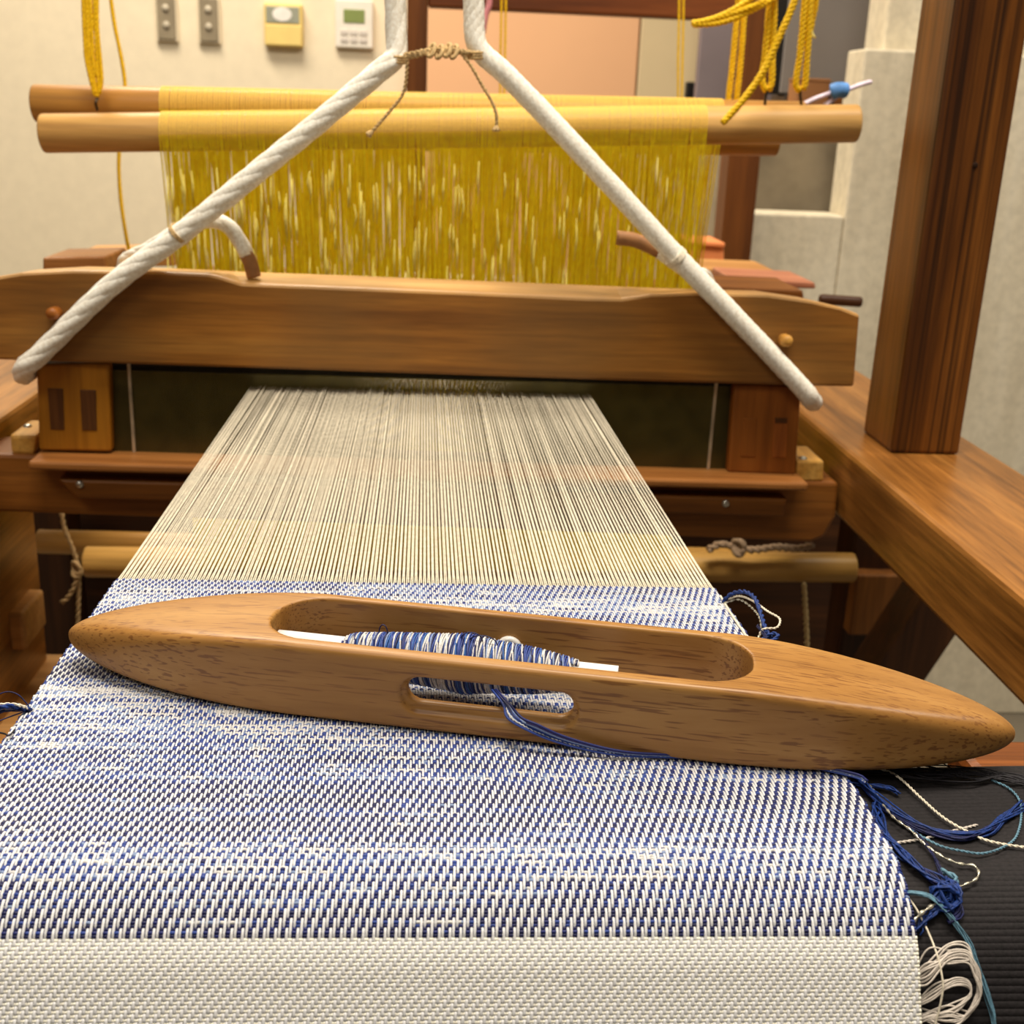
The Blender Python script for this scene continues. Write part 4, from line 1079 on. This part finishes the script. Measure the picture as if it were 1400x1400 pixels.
# upper right loop by the fell
zf = ZC+.001
def oz(px, py, dz): return onZ(px, py, ZC+dz)
strands('yarn_tangle', 'blue and white yarn loop sticking out by the reed side edge', 'yarn', [
    ([oz(988, 823, .001), oz(1000, 812, .006), oz(1018, 809, .010), oz(1032, 818, .011), oz(1040, 838, .009), oz(1046, 858, .007), oz(1054, 872, .005)], .0010, BLUE_Y, 'ply'),
    ([oz(990, 822, .001), oz(1010, 815, .006), oz(1030, 822, .008), oz(1050, 836, .009), oz(1066, 846, .009), oz(1062, 858, .008), oz(1044, 860, .007), oz(1038, 870, .004)], .0005, WHITE_Y, 'ply'),
    ([oz(990, 825, .001), oz(1012, 820, .005), oz(1036, 840, .006), oz(1040, 862, .005), oz(1030, 885, .003)], .0004, PEARL_Y, 'bead'),
    ([oz(1026, 888, .001), oz(1040, 876, .004), oz(1056, 866, .007), oz(1064, 870, .007), oz(1050, 880, .005), oz(1044, 900, .003)], .0008, BLUE_Y, 'ply'),
    ([oz(1036, 855, .006), oz(1045, 868, .006), oz(1046, 890, .003), oz(1042, 905, .001)], .0008, NAVY_Y, 'fuzzy'),
    ([oz(985, 815, .001), oz(1000, 840, .001), oz(1015, 862, .001), oz(1030, 884, .001)], .0005, WHITE_Y),
], oz(1020, 850, 0))
# yarn at the left edge
strands('yarn_tangle', 'short blue and white yarn bundle at the left cloth edge', 'yarn', [
    ([oz(-20, 972, .004), oz(0, 967, .006), oz(18, 965, .005), oz(42, 970, .001)], .0010, BLUE_Y, 'ply'),
    ([oz(-20, 968, .005), oz(5, 963, .006), oz(25, 964, .005), oz(42, 970, .001)], .0006, WHITE_Y, 'ply'),
    ([oz(-20, 978, .003), oz(0, 973, .004), oz(20, 970, .003), oz(42, 971, .001)], .0009, NAVY_Y, 'fuzzy'),
    ([oz(-12, 955, .004), oz(8, 946, .006), oz(25, 950, .005), oz(40, 966, .001)], .00022, NAVY_Y),
    ([oz(-12, 990, .002), oz(8, 982, .002), oz(30, 974, .001), oz(42, 971, .001)], .00022, NAVY_Y),
    ([oz(-10, 1000, .002), oz(6, 1003, .002), oz(12, 1006, .002), oz(20, 998, .001)], .0003, BLACK_Y),
], oz(20, 970, 0))
# right tangle on the black fabric
strands('white_yarn', 'twisted white yarn crossing the black fabric to the frame edge', 'yarn', [
    ([fs(1192, 1048, .004), fs(1225, 1060, .004), fs(1258, 1090, .003), fs(1290, 1118, .003), fs(1325, 1138, .003), fs(1360, 1152, .003), fs(1440, 1164, .003)], .00048, WHITE_Y, 'ply'),
], fs(1290, 1118))
strands('white_yarn', 'short straight grey white yarn end on black fabric', 'yarn', [
    ([fs(1222, 1153, .002), fs(1262, 1147, .002), fs(1300, 1137, .002), fs(1336, 1128, .002)], .00048, SKEIN, 'ply')], fs(1280, 1142))
strands('pearl_yarn', 'glittering pearl yarn curling on the black fabric', 'yarn', [
    ([fs(1178, 1062, .002), fs(1192, 1078, .003), fs(1206, 1098, .004), fs(1222, 1118, .004), fs(1245, 1135, .004), fs(1265, 1155, .003), fs(1290, 1172, .003), fs(1312, 1181, .003), fs(1330, 1183, .003), fs(1338, 1192, .003), fs(1333, 1203, .003), fs(1310, 1213, .003)], .00036, PEARL_Y, 'bead'),
    ([fs(1245, 1135, .003), fs(1268, 1148, .003), fs(1290, 1158, .003), fs(1318, 1164, .003), fs(1342, 1167, .003), fs(1368, 1160, .003), fs(1388, 1146, .003), fs(1396, 1120, .003), fs(1394, 1095, .003), fs(1380, 1078, .003), fs(1355, 1066, .003)], .00042, TEAL_Y, 'ply'),
], fs(1290, 1165))
strands('yarn_tangle', 'dark blue yarn bundle sweeping across the black fabric', 'yarn', [
    ([fs(1172, 1062, .003), fs(1196, 1085, .004), fs(1222, 1108, .004), fs(1256, 1128, .003), fs(1300, 1140, .003), fs(1345, 1138, .003), fs(1375, 1118, .003), fs(1402, 1098, .003)], .0016, BLUE_Y, 'fuzzy'),
    ([fs(1172, 1062, .003), fs(1200, 1096, .003), fs(1226, 1118, .003), fs(1270, 1136, .003), fs(1320, 1146, .003), fs(1360, 1130, .003)], .0011, NAVY_Y, 'fuzzy'),
    ([fs(1158, 1068, .003), fs(1185, 1074, .003), fs(1210, 1076, .003), fs(1228, 1084, .003)], .0009, BLUE_Y, 'fuzzy'),
    ([fs(1230, 1115, .003), fs(1262, 1150, .003), fs(1282, 1180, .003), fs(1290, 1208, .003)], .0005, NAVY_Y, 'fuzzy'),
], fs(1260, 1130))
strands('yarn_tangle', 'knotted royal blue yarn hanging from the cloth edge above hem', 'yarn', [
    ([fs(1196, 1100, .003), fs(1205, 1128, .003), fs(1220, 1152, .003), fs(1244, 1178, .003), fs(1268, 1196, .003), fs(1290, 1208, .003)], .0016, BLUE_Y, 'fuzzy'),
    ([fs(1290, 1206, .004), fs(1304, 1214, .004), fs(1308, 1230, .004), fs(1298, 1240, .004), fs(1284, 1234, .004), fs(1280, 1218, .004), fs(1292, 1210, .005), fs(1302, 1222, .005)], .0020, BLUE_Y, 'fuzzy'),
    ([fs(1262, 1190, .003), fs(1280, 1205, .003), fs(1300, 1220, .003), fs(1312, 1244, .003), fs(1300, 1260, .003)], .0013, NAVY_Y, 'fuzzy'),
    ([fs(1252, 1274, .002), fs(1268, 1254, .003), fs(1284, 1238, .003), fs(1296, 1224, .004)], .0014, BLUE_Y, 'fuzzy'),
    ([fs(1246, 1262, .003), fs(1258, 1250, .004), fs(1272, 1240, .004), fs(1282, 1234, .004)], .0005, PEARL_Y, 'bead'),
    ([fs(1290, 1225, .003), fs(1308, 1204, .003), fs(1300, 1196, .003), fs(1286, 1190, .003)], .0009, TEAL_Y, 'ply'),
], fs(1290, 1222))
strands('teal_yarn', 'teal grey yarn strand hanging down past the white skein', 'yarn', [
    ([fs(1239, 1220, .004), fs(1254, 1221, .005), fs(1272, 1226, .005), fs(1290, 1243, .004), fs(1310, 1268, .003), fs(1328, 1296, .003), fs(1342, 1335, .003), fs(1352, 1368, .003), fs(1358, 1390, .003), fs(1360, 1430, .003)], .00085, TEAL_Y, 'fuzzy')], fs(1310, 1268))
items = []
for k in range(13):
    a1, a2, a3 = RNG.normal(0, 10, 3); f = RNG.uniform(0, 1)
    items.append(([fs(1246, 1346-8*f+a1*.3, .002), fs(1268, 1318+14*f+a1, .004+f*.002), fs(1296, 1298+12*f+a2*.6, .005), fs(1322, 1299+8*f+a2*.6, .006), fs(1333-3*f, 1322+a3*.4, .006), fs(1336+6*f, 1352+a3*.5, .005), fs(1330-14*f, 1382+10*f, .004), fs(1296, 1396-4*f+a1, .004), fs(1258, 1388+a2*.5, .002)], .00026, SKEIN))
for k in range(9):
    f = RNG.uniform(0, 1); a1 = RNG.normal(0, 9)
    items.append(([fs(1250, 1372+8*f, .003), fs(1276, 1350+14*f+a1, .004), fs(1304, 1336+12*f, .005), fs(1324, 1340+10*f, .005), fs(1326, 1358+6*f, .005), fs(1300, 1378+5*f+a1, .004), fs(1254, 1391+4*f, .002)], .00026, SKEIN))
skein = strands('white_skein', 'looped skein of silvery white thread beside the white hem', 'yarn', items, fs(1290, 1350))
strands('fine_thread', 'fine pale thread dangling from the cloth edge into the skein', 'thread', [
    ([fs(1243, 1228, .003), fs(1254, 1245, .003), fs(1268, 1272, .003), fs(1280, 1302, .005), fs(1287, 1330, .006), fs(1289, 1352, .006), fs(1284, 1380, .005), fs(1276, 1410, .004)], .00030, WHITE_Y)], fs(1268, 1272))
mb = MB()
for k in range(13):
    y0 = 1046+RNG.normal(0, 4); P = [fs(1140+RNG.uniform(-10, 20), 1050+RNG.normal(0, 4), .003), fs(1210, y0+4+RNG.normal(0, 5), .004), fs(1270, 1057+RNG.normal(0, 8), .004), fs(1330, 1057+RNG.normal(0, 8), .004), fs(1380, 1063+RNG.normal(0, 5), .004), fs(1440, 1074+RNG.normal(0, 8), .003)]
    mb.tube(resample(spline(P, 8), .002), .00024, 4)
o = mb.build('dark_threads', BLACK_Y, None, True, tuple(fs(1270, 1058))); tag(o, 'loose black threads along the top of the black fabric', 'threads', None, 'stuff')

# repeats share a group
GROUPS = {'light_switch': 'wall switch plates', 'hanging_rope': 'white ropes holding the beater', 'heddle_shaft': 'heddle shafts behind the beater',
          'yellow_cord': 'yellow cords hanging over the heddle shafts', 'wooden_board': 'wooden boards behind the beater', 'yarn_tangle': 'loose yarn at the cloth edges',
          'white_yarn': 'loose white yarn on the black fabric', 'tie_cord': 'cords tied at the lower rods'}
for o in list(C.objects):
    k = o.name.split('.')[0]
    if o.parent is None and k in GROUPS and o.get('category'): o['group'] = GROUPS[k]
